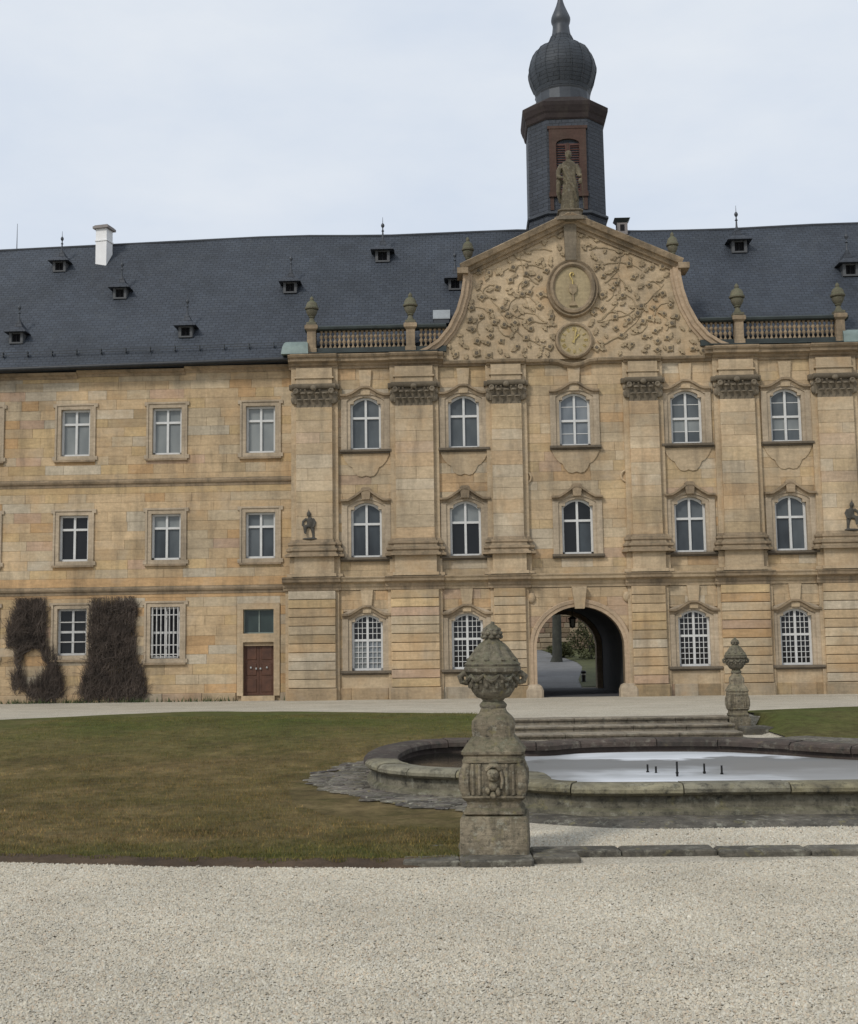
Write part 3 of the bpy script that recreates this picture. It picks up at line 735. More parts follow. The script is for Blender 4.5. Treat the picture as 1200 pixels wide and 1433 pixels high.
# ------------------------------------------------------------------ central pavilion
pav = fthing('palace_pavilion', 'sandstone palace pavilion with arched gateway, giant pilasters and curved carved gable', 'palace pavilion', 5.5, 0, GZ)
CU = 5.5
WC = [CU-7.84, CU-4.15, CU, CU+4.15, CU+7.84]
U0, U1 = -5.12, 16.12
PIL = [(-4.25,1.36), (-.5,1.42), (2.95,1.12), (8.05,1.08), (11.5,1.28), (15.1,1.3)]
PIER = [(-4.36,1.75), (-.55,1.77), (2.93,1.16), (8.0,1.24), (11.52,1.76), (15.2,1.75)]
AC, AW, ASP, ARISE = 5.48, 1.6, 1.95, 1.46
holes = []; sh = []
for i, c in enumerate(WC):
    for z, H in ((9.4,2.0), (5.35,2.05), (1.18,2.05)):
        if i == 2 and z < 2: continue
        holes.append((c-.63, c+.63, z-.03, z+H+.08)); sh.append((c-.88, c+.88, z-.14, z+H+.12))
bw = MB(); backing(bw, U0, U1, GZ-.3, 12.9, holes+[(AC-2.0, AC+2.0, GZ-.3, 3.9)], .03, .5)
arc = [(AC+AW*math.cos(math.pi*i/24), ASP+ARISE*math.sin(math.pi*i/24)) for i in range(25)]
bw.prism([(AC+2.0, GZ-.3), (AC+2.0, 3.9), (AC-2.0, 3.9), (AC-2.0, GZ-.3), (AC-AW, GZ-.3)]+arc[::-1]+[(AC+AW, GZ-.3)], .03, .5)
bw.box(U0, AC-2.4, 8.9, 9.2, GZ-.3, 12.9); bw.box(AC+2.4, U1, 8.9, 9.2, GZ-.3, 12.9); bw.box(AC-2.4, AC+2.4, 8.9, 9.2, 3.9, 12.9)
for x in (U0, U1-.3): bw.box(x, x+.3, .5, 8.9, GZ-.3, 12.9)
pw = fpart('wall', bw.mesh('wall', 'backing'), pav)
for c, w in PIL: sh.append((c-w/2-.1, c+w/2+.1, 4.6, 12.6))
for c, w in PIER: sh.append((c-w/2-.05, c+w/2+.05, 0, 4.2))
sh.append((U0, U1, 4.12, 4.64))
def arch_half(z):
    if z < ASP: return AW+.14
    q_ = (z-ASP)/(ARISE+.14)
    return (AW+.14)*math.sqrt(1-q_*q_) if q_ < 1 else 0
arch_half.c = AC
lay_stones(pw, ashlar(U0, U1, .55, 12.5, sh, R, half=arch_half), 0, 300, pale=.38)
x = U0
pm = MB()
for a, b in ((U0, AC-2.05), (AC+2.05, U1)):
    x = a
    while x < b-.01:
        e = min(x+R.uniform(.8, 1.5), b); e = b if b-e < .4 else e
        ob('plinth_stone', MB().slab(x+.005, e-.005, GZ-.2, .55, -.07, .1, .02, tint(.3, .72)).mesh('plinth_stone', 'ashlar'), pw); x = e

# giant pilasters: backing strip is the part; blocks, capital, base and pedestal are sub-parts
def capital_mesh(w):
    mb = MB(); h = w/2
    mb.box(-h+.02, h-.02, -.26, 0, 0, .72); mb.box(-h-.2, -h+.02, -.13, 0, 0, .70); mb.box(h-.02, h+.2, -.13, 0, 0, .70)
    def leaf(x, z, lw, lh, y0, out):
        vs_ = []
        for i in range(7):
            t = i/6; yy = y0-out*t**2.2; zz = z+lh*(t if t < .85 else .85-(t-.85)*.9); hw = lw/2*(.75+.5*math.sin(t*2.6)) * (1 if t < .9 else .7)
            ser = .012*(i % 2)
            vs_ += [(x-hw+ser, yy+.03, zz), (x-hw*.5, yy-.005, zz), (x, yy-.03, zz), (x+hw*.5, yy-.005, zz), (x+hw-ser, yy+.03, zz)]
        mb.add(vs_, [(a*5+b, a*5+b+1, a*5+b+6, a*5+b+5) for a in range(6) for b in range(4)])
    n = max(4, round(w/.25))
    for i in range(n): leaf(-h+w*(i+.5)/n, .0, w/n*.82, .36, -.265, .13)
    for i in range(n+1): leaf(-h+w*i/n, .14, w/n*.8, .50, -.255, .17)
    for i in range(n): mb.tube([(-h+w*(i+.5)/n, -.27, .42), (-h+w*(i+.5)/n+.03*(-1)**i, -.36, .58), (-h+w*(i+.5)/n+.06*(-1)**i, -.40, .66)], [.02,.025,.04], 6)
    for sx in (-1, 1):
        mb.ball(sx*(h+.1), -.2, .3, .11, .1, .17, 7, 5); mb.ball(sx*(h+.12), -.18, .52, .1, .1, .1, 7, 5)
        mb.lathe([(.03,-.03),(.07,-.06),(.1,-.05),(.115,0),(.1,.05)], 10); k = len(mb.v)-50
        for i in range(k, len(mb.v)):
            x, y, z = mb.v[i]; mb.v[i] = (sx*(h-.02)+x, -.38+z, .6+y)
    mb.ball(0, -.4, .72, .12, .1, .11, 8, 5)
    mb.hmould([(0,.70),(-.33,.70),(-.37,.74),(-.4,.82),(-.4,.88),(0,.88)], -h-.14, h+.14)
    mb.hmould([(0,.701),(-.2,.701),(-.26,.82),(-.26,.875),(0,.875)], -h-.27, h+.27)
    return mb.mesh('capital', 'capital', 40)
caps = {}
for c, w in PIL:
    u, v, z = pav['_o']; h = w/2
    strip_ = MB(); strip_.box(-h-.2, h+.2, -.14, .04, 6.02, 12.52); p = ob('pilaster', strip_.mesh('pilaster', 'trim'), pav, (c-u, -v, -z))
    zc = 6.02; k = 0
    while zc < 10.98:
        e = min(zc+(.40,.46,.52,.43)[k % 4], 11.0); k += 1
        if 11.0-e < .2: e = 11.0
        if w > 1.2 and k % 3 == 0:
            s_ = R.uniform(-.25, .25)
            for a, b in ((-h, s_), (s_, h)): ob('shaft_block', MB().slab(a, b-(.006 if b < h else 0), zc+.003, e-.003, -.29, -.1, .006, tint(.6)).mesh('shaft_block', 'ashlar', recalc=False), p)
        else: ob('shaft_block', MB().slab(-h, h, zc+.003, e-.003, -.29, -.1, .006, tint(.6)).mesh('shaft_block', 'ashlar', recalc=False), p)
        zc = e
    if w not in caps: caps[w] = capital_mesh(w)
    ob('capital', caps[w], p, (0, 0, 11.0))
    en = MB(); en.box(-h, h, -.29, -.08, 11.88, 12.5); en.box(-h-.06, h+.06, -.34, -.08, 12.1, 12.16); ob('entablature_block', en.mesh('entablature_block', 'trim'), p)
    b = MB()
    prof = [(0,5.38),(.22,5.38),(.22,5.46),(.15,5.49),(.13,5.55),(.18,5.6),(.18,5.67),(.11,5.71),(.08,5.78),(.12,5.83),(.12,5.9),(.05,5.93),(.03,6.02),(0,6.02)]
    n = len(prof)
    for q_, (ex, pr) in enumerate(((0, .31), (.2, .14))):
        vs_ = []
        for d, zz in prof: vs_ += [(-h-ex-d, 0, zz), (-h-ex-d, -pr-d, zz), (h+ex+d, -pr-d, zz), (h+ex+d, 0, zz)]
        b.add(vs_, [(i*4+j, i*4+j+1, i*4+5+j, i*4+4+j) for i in range(n-1) for j in range(3)]+[(0,1,2,3), tuple((n-1)*4+j for j in range(4))])
    ob('base_moulding', b.mesh('base_moulding', 'trim_dark', 30), p)
    pd = MB(); pd.box(-h-.06, h+.06, -.36, .04, 4.76, 5.378); pd.box(-h-.26, h+.26, -.17, .04, 4.763, 5.375); pd.box(-h-.14, h+.14, -.44, .04, 4.642, 4.757); pd.box(-h-.36, h+.36, -.24, .04, 4.645, 4.752)
    ob('pedestal_block', pd.mesh('pedestal_block', 'trim'), p)
# rusticated piers of the ground floor
for c, w in PIER:
    u, v, z = pav['_o']; h = w/2
    p = ob('pier', MB().box(-h-.12, h+.12, -.12, .04, GZ-.2, 4.14).mesh('pier', 'trim'), pav, (c-u, -v, -z))
    zc = .56; n = 11; hh = (4.13-zc)/n
    ob('stone_block', MB().slab(-h-.04, h+.04, GZ-.2, zc-.01, -.30, -.08, .02, tint(.4, .75)).mesh('stone_block', 'ashlar', recalc=False), p)
    for i in range(n):
        jj = .010 if i < n-1 else .012
        ob('stone_block', MB().slab(-h, h, zc+i*hh+.010, zc+(i+1)*hh-jj, -.25, -.08, .016, tint(.25)).mesh('stone_block', 'ashlar', recalc=False), p)
# belt course and cornices
def belt(mb, x0, x1, d):
    mb.hmould([(.05,4.14),(-.05-d,4.14),(-.06-d,4.25),(-.09-d,4.26),(-.10-d,4.36),(-.17-d,4.40),(-.28-d,4.44),(-.30-d,4.53),(-.33-d,4.56),(-.35-d,4.6),(-.1-d,4.64),(.05,4.64)], x0, x1)
mb = MB(); belt(mb, U0, U1, 0); bo = fpart('belt_course', mb.mesh('belt_course', 'trim'), pav)
for c, w in PIER:
    mb = MB(); belt(mb, c-w/2-.2, c+w/2+.2, .16); mb.v = [(x, y, z+.003 if z > 4.3 else z-.003) for x, y, z in mb.v]
    ob('belt_break', mb.mesh('belt_break', 'trim_dark'), bo)
def corn(mb, x0, x1, d, dz=0):
    mb.hmould([(y-d*(y < 0), z+dz) for y, z in [(.3,12.5),(-.08,12.5),(-.1,12.58),(-.16,12.62),(-.19,12.68),(-.34,12.74),(-.36,12.84),(-.42,12.88),(-.46,12.95),(-.46,12.99),(.3,13.02)]], x0, x1)
co = MB(); corn(co, U0-.1, .62, 0); cornice = fpart('cornice', co.mesh('cornice', 'trim_dark'), pav)
co = MB(); corn(co, 10.38, U1+.1, 0); fpart('cornice', co.mesh('cornice', 'trim_dark'), pav)
for c, w in (PIL[0], PIL[1], PIL[4], PIL[5]):
    mb = MB(); corn(mb, c-w/2-.2, c+w/2+.2, .07, .003); ob('cornice_break', mb.mesh('cornice_break', 'trim_dark'), cornice)
mb = MB()
prof = [(.05,12.49),(-.1,12.49),(-.13,12.54),(-.22,12.58),(-.25,12.66),(-.2,12.7),(.05,12.7)]
mb.hmould(prof, .62, 4.6); mb.hmould(prof, 6.4, 10.38)
# the middle of the moulding dips below the clock
mb.sweep([(4.6,12.5),(4.9,12.47),(5.15,12.36),(5.5,12.31),(5.85,12.36),(6.1,12.47),(6.4,12.5)], [(0,.05),(0,-.1),(.08,-.22),(.16,-.25),(.2,-.2),(.2,.05)])
ob('gable_moulding', mb.mesh('gable_moulding', 'trim_dark'), cornice)
for c, w in (PIL[2], PIL[3]):
    ob('cornice_break', MB().hmould([(y-.13*(y < 0), z+.003) for y, z in prof], c-w/2-.16, c+w/2+.16).mesh('cornice_break', 'trim_dark'), cornice)
# copper flashing over the cornice
for a, b in ((U0, .45), (10.55, U1)): fpart('copper_flashing', MB().hmould([(-.47,13.03),(-.44,13.06),(.05,13.22),(.3,13.22),(.3,13.03)], a, b).mesh('copper_flashing', 'copper_dark'), pav)
# swept copper hoods where the wing roofs meet the cornice
for sx, cu in ((1, -4.92), (-1, 15.95)):
    hp = [(0,.0),(.06,.28),(.2,.46),(.42,.56),(.7,.58)]
    mb = MB(); vs_ = []; 
    for i, (a, z) in enumerate(hp): vs_ += [(-.55+.18*i/4, -.5+a, z), (.48-.02*i, -.5+a, z)]
    vs_ += [(-.5,.3,0), (.42,.3,0)]
    mb.add(vs_, [(2*i,2*i+1,2*i+3,2*i+2) for i in range(5)]+[tuple(range(0,12,2)), tuple(range(11,0,-2)), (0,1,11,10)])
    if sx < 0: mb.v = [(-x, y, z) for x, y, z in mb.v]
    mb.shift(cu, .02, 13.02); fpart('copper_hood', mb.mesh('copper_hood', 'copper', 40), pav)
# balustrades
bal = MB().lathe([(.045,0),(.07,.02),(.07,.06),(.036,.10),(.03,.16),(.078,.24),(.078,.27),(.03,.34),(.03,.37),(.078,.44),(.078,.47),(.03,.55),(.036,.60),(.07,.64),(.07,.68)], 8).mesh('baluster', 'trim_dark', 40)
for side, (a, b, posts) in enumerate(((-4.6, .75, (-4.35, -.6)), (10.25, 15.75, (11.7, 15.45)))):
    u, v, z = pav['_o']
    mb = MB(); mb.box(a, b, -.2, .1, 13.06, 13.28)
    br = ob('balustrade', mb.mesh('balustrade', 'copper_dark'), pav, (-u, -v, -z))
    rl = MB(); rl.hmould([(.14,13.96),(-.2,13.96),(-.26,14.0),(-.28,14.08),(-.2,14.14),(.14,14.14)], a, b); ob('top_rail', rl.mesh('top_rail', 'copper_dark'), br)
    for pc in posts: ob('post', MB().sq([(.2,13.1),(.2,13.28),(.165,13.3),(.165,13.94),(.2,13.97),(.25,14.02),(.25,14.15),(.18,14.2)], pc, -.06, 0).mesh('post', 'trim_dark'), br)
    x = a+.1
    while x < b:
        if all(abs(x-pc) > .26 for pc in posts): ob('baluster', bal, br, (x, -.05, 13.28))
        x += .172
# roof of the pavilion
fpart('roof', roof_mesh(U0, U1, .32), pav); fpart('ridge_cap', ridge_cap(U0, U1), pav)
dormer(pav, -1.9, 17.86, 1.1); dormer(pav, 12.78, 17.92, 1.15); dormer(pav, 1.1, 16.2)
u, v, z = pav['_o']
hb = MB(); hb.box(-.3, .3, -.1, .5, 0, .2); ho = ob('roof_hatch', hb.mesh('roof_hatch', 'lead'), pav, (.56-u, roof_v(.56,14.45)-.12-v, 14.42-z)); ob('hatch_lid', MB().hmould([(-.13,.16),(-.13,.2),(.1,.58),(.4,.6),(.4,.2)], -.33, .33).mesh('hatch_lid', plain('pale_hatch_metal', (.27,.295,.31), .5)), ho)
sc_ = MB(); sc_.box(-.22,.22,-.22,.22,0,.5); so_ = ob('chimney', sc_.mesh('chimney', 'cap'), pav, (8.15-u, 5-v, 19.15-z)); ob('chimney_cap', MB().add([(-.2,-.2,.5),(.2,-.2,.5),(.2,.2,.5),(-.2,.2,.5),(-.33,-.33,.68),(.33,-.33,.68),(.33,.33,.68),(-.33,.33,.68)],[(0,1,5,4),(1,2,6,5),(2,3,7,6),(3,0,4,7),(4,5,6,7),(0,3,2,1)]).mesh('chimney_cap', 'copper_dark'), so_)
ob('opening', MB().box(-.09,.09,-.235,-.2,.15,.42).mesh('opening', 'dark_hole'), so_)
# ---- gable
def mir(P): return P+[(2*CU-x, z) for x, z in P[::-1]]
curve = [(-.35,12.99),(.05,13.16),(.48,13.46),(.88,13.95),(1.2,14.6),(1.38,15.2),(1.47,15.75),(1.48,16.2)]
sh_l = (1.46,16.34); apex = (CU, 18.12)
inner = [(x+.12, z-.05) for x, z in curve]
poly = [(.1,12.69)]+inner+[(1.6,16.3),(CU,18.05)]
poly = poly[:-1]+[(CU,18.05)]+[(2*CU-x, z) for x, z in poly[:-1][::-1]]
g = fpart('gable', MB().prism(poly, -.08, .55).mesh('gable', M['trim']), pav)
for a in (0, 1):
    P = curve if a == 0 else [(2*CU-x, z) for x, z in curve]
    prof = [(-.30,.5),(-.30,-.14),(-.22,-.16),(-.2,-.24),(-.08,-.27),(-.04,-.34),(.06,-.36),(.08,.5)]
    if a: prof = [(-o, y) for o, y in prof]
    ob('gable_volute', MB().sweep(P, prof).mesh('gable_volute', 'trim_red', 35), g)
    Q = [(1.36,16.22),(CU,18.12)] if a == 0 else [(2*CU-1.36,16.22),(CU,18.12)]
    pr = [(-.34,.5),(-.34,-.15),(-.24,-.18),(-.22,-.28),(-.1,-.34),(-.08,-.46),(.04,-.52),(.1,-.55),(.14,-.5),(.14,.5)]
    if a: pr = [(-o, y) for o, y in pr]
    s_ = MB().sweep(Q, pr); 
    if a: s_.v = [(x, y+.003, z) for x, y, z in s_.v]
    ob('raking_cornice', s_.mesh('raking_cornice', 'trim_dark'), g)
    e = 1.36 if a == 0 else 2*CU-1.36
    ob('cornice_return', MB().box(e-.16, e+.26, -.5, .5, 15.98, 16.2).mesh('cornice_return', 'trim_dark'), g)
gp = [(x+.1, z-.12) for x, z in poly]; 
ob('gable_roof', MB().prism([(.4,13.0),(1.0,13.8),(1.4,14.9),(1.6,16.15),(CU,17.95),(2*CU-1.6,16.15),(2*CU-1.4,14.9),(2*CU-1.0,13.8),(2*CU-.4,13.0)], .553, 4.6).mesh('gable_roof', 'slate_tower'), g)
ob('gable_keystone', MB().prism([(CU-.2,16.45),(CU+.2,16.45),(CU+.24,17.85),(CU-.24,17.85)], -.3, 0).mesh('gable_keystone', 'capital'), g)
# carved foliage
def inside(u, z, mrg=.3):
    d = abs(u-CU)
    if z < 12.9 or z > 17.7: return False
    if z < 16.2: lim = float(np.interp(z, [12.99,13.16,13.46,13.95,14.6,15.2,16.2], [5.6,5.3,4.95,4.5,4.2,4.05,3.95]))
    else: lim = (17.85-z)/1.9*4.1
    if d > lim-mrg-.2: return False
    if (u-5.54)**2/1.15**2+(z-15.4)**2/1.3**2 < 1 or (u-5.55)**2+(z-13.38)**2 < .95**2: return False
    if d < .4 and z > 16.3: return False
    return True
rr = random.Random(21)
ros = MB(); ros.lathe([(0.13,0),(.14,.04),(.10,.09),(.06,.10),(.05,.07),(.02,.06)], 9); ros.v = [(x*(1+.22*math.cos(5*math.atan2(y,x))), -z, y*(1+.22*math.cos(5*math.atan2(y,x)))) for x, y, z in ros.v]; rosm = ros.mesh('rosette', 'relief', 30)
eye = MB().lathe([(.05,.0),(.06,.06),(.05,.115),(.02,.12)], 8); eye.v = [(x, -z, y) for x, y, z in eye.v]; eye = eye.mesh('shade_eye', 'sill', 30)  # dark eye paints the shade of a deep rosette centre
leafs = []
for k in range(4):
    lf = MB(); L = .32
    L = .27; P = [(-.02,0),(.06,.06),(.04,.11),(.085,.16),(.04,.2),(.02,L),(-.04,.2),(-.075,.15),(-.04,.1),(-.065,.05)]
    lf.prism(P, -.035, .02); lf.v = [(x+(.3*z*z*(k-1.5)), y-.02*math.sin(z*9), z) for x, y, z in lf.v]; leafs.append(lf.mesh('leaf', 'relief'))
gf = g
spots = []
tries = 0
while len(spots) < 82 and tries < 9000:
    tries += 1; u_, z_ = rr.uniform(.3, CU), rr.uniform(12.9, 17.6)
    if inside(u_, z_, .2) and all((u_-a)**2+(z_-b)**2 > .37**2 for a, b in spots): spots.append((u_, z_))
nt_ = 0
for i, (a, b) in enumerate(spots):
    for mm in (0, 1):
        x = a if mm == 0 else 2*CU-a; jx, jz = rr.uniform(-.08,.08), rr.uniform(-.08,.08)
        if b < 16.4 and i % 5 < 3:
            o = ob('rosette', rosm, gf, (x+jx, -.08, b+jz)); s = rr.uniform(.75, 1.25); o.scale = (s, .8, s); o.rotation_euler = (0, rr.uniform(0, 6), 0); fe = ob('shade_eye', eye, g, o.location); fe.scale = o.scale; fe.rotation_euler = o.rotation_euler
        for q_ in range(1 if i % 5 < 3 else 2):
            o = ob('leaf', leafs[rr.randrange(4)], g, (x+rr.uniform(-.12,.12), -.09, b+rr.uniform(-.12,.12))); s = rr.uniform(.75, 1.2); o.scale = (s, 1, s); o.rotation_euler = (0, rr.uniform(0, 6.28), 0)
def tendril(P, r0=.033):
    mb = MB(); n = len(P); mb.tube([(x, -.09, z) for x, z in P], [r0*(1-.6*i/n) for i in range(n)], 6); ob('tendril', mb.mesh('tendril', 'relief', 50), g)
for sx in (-1, 1):
    for (x0, z0, ang, L, curl) in ((.95,14.12,.25,2.4,.55), (.95,14.1,-.1,3.2,.25), (1.1,14.2,.9,1.6,-1.2), (1.25,15.6,.3,2.0,.7), (1.0,16.2,.35,1.9,-.5), (1.0,13.2,.1,2.6,.3), (2.4,14.5,1.2,1.3,1.5), (3.1,14.3,1.5,1.0,-1.8), (2.2,13.6,-.4,1.1,1.6), (2.0,15.3,1.0,.9,2.4), (2.9,15.6,.2,.9,-2.2), (.7,16.9,.2,1.3,-.6), (1.5,16.5,-.1,1.3,.8), (3.5,13.7,.6,.8,2.3), (1.3,14.9,.0,.9,2.4)):
        P = []; a = ang; x, z = x0, z0; n = 16
        for i in range(n):
            if not inside(CU+sx*x, z, -.05): break
            P.append((CU+sx*x, z)); a += curl*L/n*1.2+.22*math.sin(i*1.4); x += math.cos(a)*L/n; z += math.sin(a)*L/n
        if len(P) > 3: tendril(P)
# medallion and clock
def ring(rx, rz, prof, n=36):
    return MB().sweep([(rx*math.cos(2*math.pi*i/n), rz*math.sin(2*math.pi*i/n)) for i in range(n)], prof, True)
u, v, z = pav['_o']
md = ob('medallion', MB().prism([(.72*math.cos(2*math.pi*i/32), .86*math.sin(2*math.pi*i/32)) for i in range(32)], -.16, 0).mesh('medallion', 'gilt_stone'), pav, (5.54-u, -.08-v, 15.38-z))
ob('medallion_frame', ring(.68, .82, [(.0,0),(.0,-.2),(-.07,-.27),(-.15,-.25),(-.18,-.15),(-.26,-.2),(-.3,-.12),(-.3,0)]).mesh('medallion_frame', 'trim_dark', 40), md)
em = MB(); em.prism([(-.13,.12),(-.15,.02),(-.13,-.18),(0,-.28),(.13,-.18),(.15,.02),(.13,.12)][::-1], -.24, -.15); em.tube([(0,-.2,-.25),(.01,-.2,-.55)], .035, 6); em.prism([(-.16,-.7),(.16,-.7),(.05,-.52),(-.05,-.52)], -.23, -.15)
ob('emblem', em.mesh('emblem', 'relief'), md)
em = MB(); em.tube([(-.0,-.2,.47),(.05,-.21,.5),(.02,-.21,.57),(-.07,-.21,.56),(-.1,-.21,.47),(-.05,-.21,.36),(.0,-.21,.26),(.0,-.21,.1)], .028, 6)
ob('gilt_scroll', em.mesh('gilt_scroll', 'gilt', 50), md)
ck = ob('clock', MB().prism([(.6*math.cos(2*math.pi*i/32), .6*math.sin(2*math.pi*i/32)) for i in range(32)], -.1, 0).mesh('clock', 'gilt_stone'), pav, (5.55-u, -.08-v, 13.38-z))
ob('clock_rim', ring(.58, .58, [(0,0),(0,-.17),(-.05,-.2),(-.11,-.16),(-.14,0)]).mesh('clock_rim', 'trim_dark', 40), ck)
nm_ = MB(); strokes = {'I':[((0,-1),(0,1))], 'V':[((-.5,1),(0,-1)),((0,-1),(.5,1))], 'X':[((-.5,-1),(.5,1)),((-.5,1),(.5,-1))]}
for k, txt in enumerate(['XII','I','II','III','IV','V','VI','VII','VIII','IX','X','XI']):
    a = math.radians(90-30*k); ca, sa = math.cos(a), math.sin(a); wd = {'I':.034,'V':.07,'X':.07}; tot = sum(wd[t] for t in txt); x = -tot/2
    for t in txt:
        cx = x+wd[t]/2; x += wd[t]
        for (p0, p1) in strokes[t]:
            q0 = [cx+p0[0]*.05, p0[1]*.07+.43]; q1 = [cx+p1[0]*.05, p1[1]*.07+.43]
            f = lambda q: (q[0]*sa+q[1]*ca, -.112, -q[0]*ca+q[1]*sa)
            nm_.tube([f(q0), f(q1)], .010, 4)
ob('numerals', nm_.mesh('numerals', 'gilt'), ck)
def hand(L, a, w, y):
    a = math.radians(90-a); mb = MB(); ca, sa = math.cos(a), math.sin(a)
    P = [(-.12,-w*.6),(L*.6,-w*.5),(L*.68,-w*1.1),(L,0),(L*.68,w*1.1),(L*.6,w*.5),(-.12,w*.6)]
    mb.prism([(x*ca-z*sa, x*sa+z*ca) for x, z in P], y-.015, y); return mb.mesh('clock_hand', 'gilt')
ob('clock_hand', hand(.48, 10, .035, -.15), ck); ob('clock_hand', hand(.32, 40, .045, -.128), ck)
for c in (3.62, 7.36):
    r_ = ob('relief_roundel', ring(.17, .17, [(0,0.02),(0,-.05),(-.04,-.07),(-.07,-.04),(-.07,.02)], 16).mesh('relief_roundel', 'trim', 40), pav, (c-u, -.03-v, 8.22-z)); ob('boss', MB().ball(0, -.02, 0, .06, .05, .06).mesh('boss', 'trim'), r_)
# windows
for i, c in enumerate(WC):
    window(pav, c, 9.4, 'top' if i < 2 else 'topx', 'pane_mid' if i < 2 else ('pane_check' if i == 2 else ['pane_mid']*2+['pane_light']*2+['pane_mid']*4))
    window(pav, c, 5.35, 'mid', [['pane_deep','pane_deep','pane_mid','pane_deep'], ['pane_dark','pane_dark','pane_light','pane_light'], ['pane_dark','pane_deep','pane_dark','pane_dark'], ['pane_deep','pane_deep','pane_mid','pane_mid'], ['pane_deep','pane_mid','pane_mid','pane_mid']][i])  # pane tones mixed to paint in the reflections of this row
    if i != 2: window(pav, c, 1.18, 'ground', ['pane_light','pane_check','pane_dark','pane_dark'] if i == 0 else 'pane_dark')  # pale lower panes of the first window paint in reflected light
# gateway: archivolt stones, keystone, imposts, spur stones; vaulted passage
u, v, z = pav['_o']
gt = MB()
ap = [(AC-AW, GZ+.35), (AC-AW, ASP)]+[(AC-AW*math.cos(math.pi*i/24), ASP+ARISE*math.sin(math.pi*i/24)) for i in range(1, 24)]+[(AC+AW, ASP), (AC+AW, GZ+.35)]
gt.sweep(ap, [(0,.5),(0,-.08),(.12,-.08),(.13,-.11),(.24,-.12),(.27,-.07),(.27,.05)])
ga = fpart('gateway', gt.mesh('gateway', 'trim_red', 30), pav)
ob('keystone', MB().prism([(AC-.17,3.33),(AC+.17,3.33),(AC+.27,4.13),(AC-.27,4.13)], -.27, 0).mesh('keystone', 'trim'), ga)
for sx in (-1, 1):
    sp_ = MB().sq([(.33,GZ-.1),(.33,.38),(.27,.54),(.18,.60)], AC+sx*(AW+.12), -.02, 0, .22); ob('spur_stone', sp_.mesh('spur_stone', 'surround', 40), ga)
    ob('carved_boss', MB().ball(AC+sx*1.75, -.05, 3.75, .16, .1, .2).mesh('carved_boss', 'trim', 60), ga)
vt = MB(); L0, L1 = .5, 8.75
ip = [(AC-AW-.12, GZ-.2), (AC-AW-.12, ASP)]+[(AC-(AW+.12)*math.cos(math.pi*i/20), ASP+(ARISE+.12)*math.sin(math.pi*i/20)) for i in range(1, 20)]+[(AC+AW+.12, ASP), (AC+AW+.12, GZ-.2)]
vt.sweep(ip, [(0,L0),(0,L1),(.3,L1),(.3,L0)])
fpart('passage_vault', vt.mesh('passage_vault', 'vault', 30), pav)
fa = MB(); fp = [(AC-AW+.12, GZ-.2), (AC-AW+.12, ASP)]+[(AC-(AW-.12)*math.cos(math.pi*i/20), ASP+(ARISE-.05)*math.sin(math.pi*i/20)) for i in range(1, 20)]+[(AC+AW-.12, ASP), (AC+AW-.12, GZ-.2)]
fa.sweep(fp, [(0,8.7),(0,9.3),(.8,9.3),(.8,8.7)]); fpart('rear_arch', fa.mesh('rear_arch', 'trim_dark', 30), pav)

# ------------------------------------------------------------------ bell tower
TU, TV = 5.82, 5.0
tw = fthing('bell_tower', 'slate clad bell tower with onion dome rising behind the gable', 'bell tower', TU, TV, 17.0)
def octo(hw, hf):       # half width, half front
    return [(-hf,-hw),(hf,-hw),(hw,-hf),(hw,hf),(hf,hw),(-hf,hw),(-hw,hf),(-hw,-hf)]
def octloft(rows):
    mb = MB(); vs_ = []; fs_ = []
    for hw, hf, z in rows: vs_ += [(x, y, z) for x, y in octo(hw, hf)]
    for i in range(len(rows)-1):
        for k in range(8): fs_.append((i*8+k, i*8+(k+1) % 8, (i+1)*8+(k+1) % 8, (i+1)*8+k))
    fs_ += [tuple(range(7,-1,-1)), tuple((len(rows)-1)*8+k for k in range(8))]
    return mb.add(vs_, fs_)
ob('shaft', octloft([(1.68,.92,0),(1.68,.92,2.15),(1.59,.86,2.2),(1.57,.85,6.75)]).mesh('shaft', 'slate_tower'), tw)
ob('shaft_band', octloft([(1.62,.88,2.55),(1.68,.91,2.6),(1.68,.91,2.68),(1.61,.87,2.74)]).mesh('shaft_band', 'lead'), tw)
ob('cornice', octloft([(1.59,.86,6.66),(1.63,.88,6.72),(1.67,.9,6.9),(1.71,.93,6.98),(1.78,.96,7.2),(1.79,.97,7.36),(1.72,.93,7.42),(1.2,.65,7.8)]).mesh('cornice', 'redstone_dark'), tw)
wf = MB()
A = [(-.52, 3.5), (-.52, 5.55)]+[(-.52*math.cos(math.pi*i/8), 5.55+.22*math.sin(math.pi*i/8)) for i in range(1, 8)]+[(.52, 5.55), (.52, 3.5)]
B = [(-.82, 3.5), (-.82, 6.2)]+[(-.82+1.64*i/8, 6.2) for i in range(1, 8)]+[(.82, 6.2), (.82, 3.5)]
strip(wf, A, B, -1.78, -1.5, -1.55); wf.box(-.86, .86, -1.80, -1.55, 3.3, 3.5); wf.box(-.82,-.66,-1.74,-1.6,2.75,3.3); wf.box(.66,.82,-1.74,-1.6,2.75,3.3); wf.box(-.88,.88,-1.80,-1.55,6.2,6.32)
bwn = ob('belfry_window', wf.mesh('belfry_window', 'redstone'), tw, (0, .09, 0)); bwn.scale = (.93, 1, 1)
ob('opening', MB().box(-.58,.58,-1.60,-1.58,3.5,5.75).mesh('opening', 'dark_hole'), bwn)
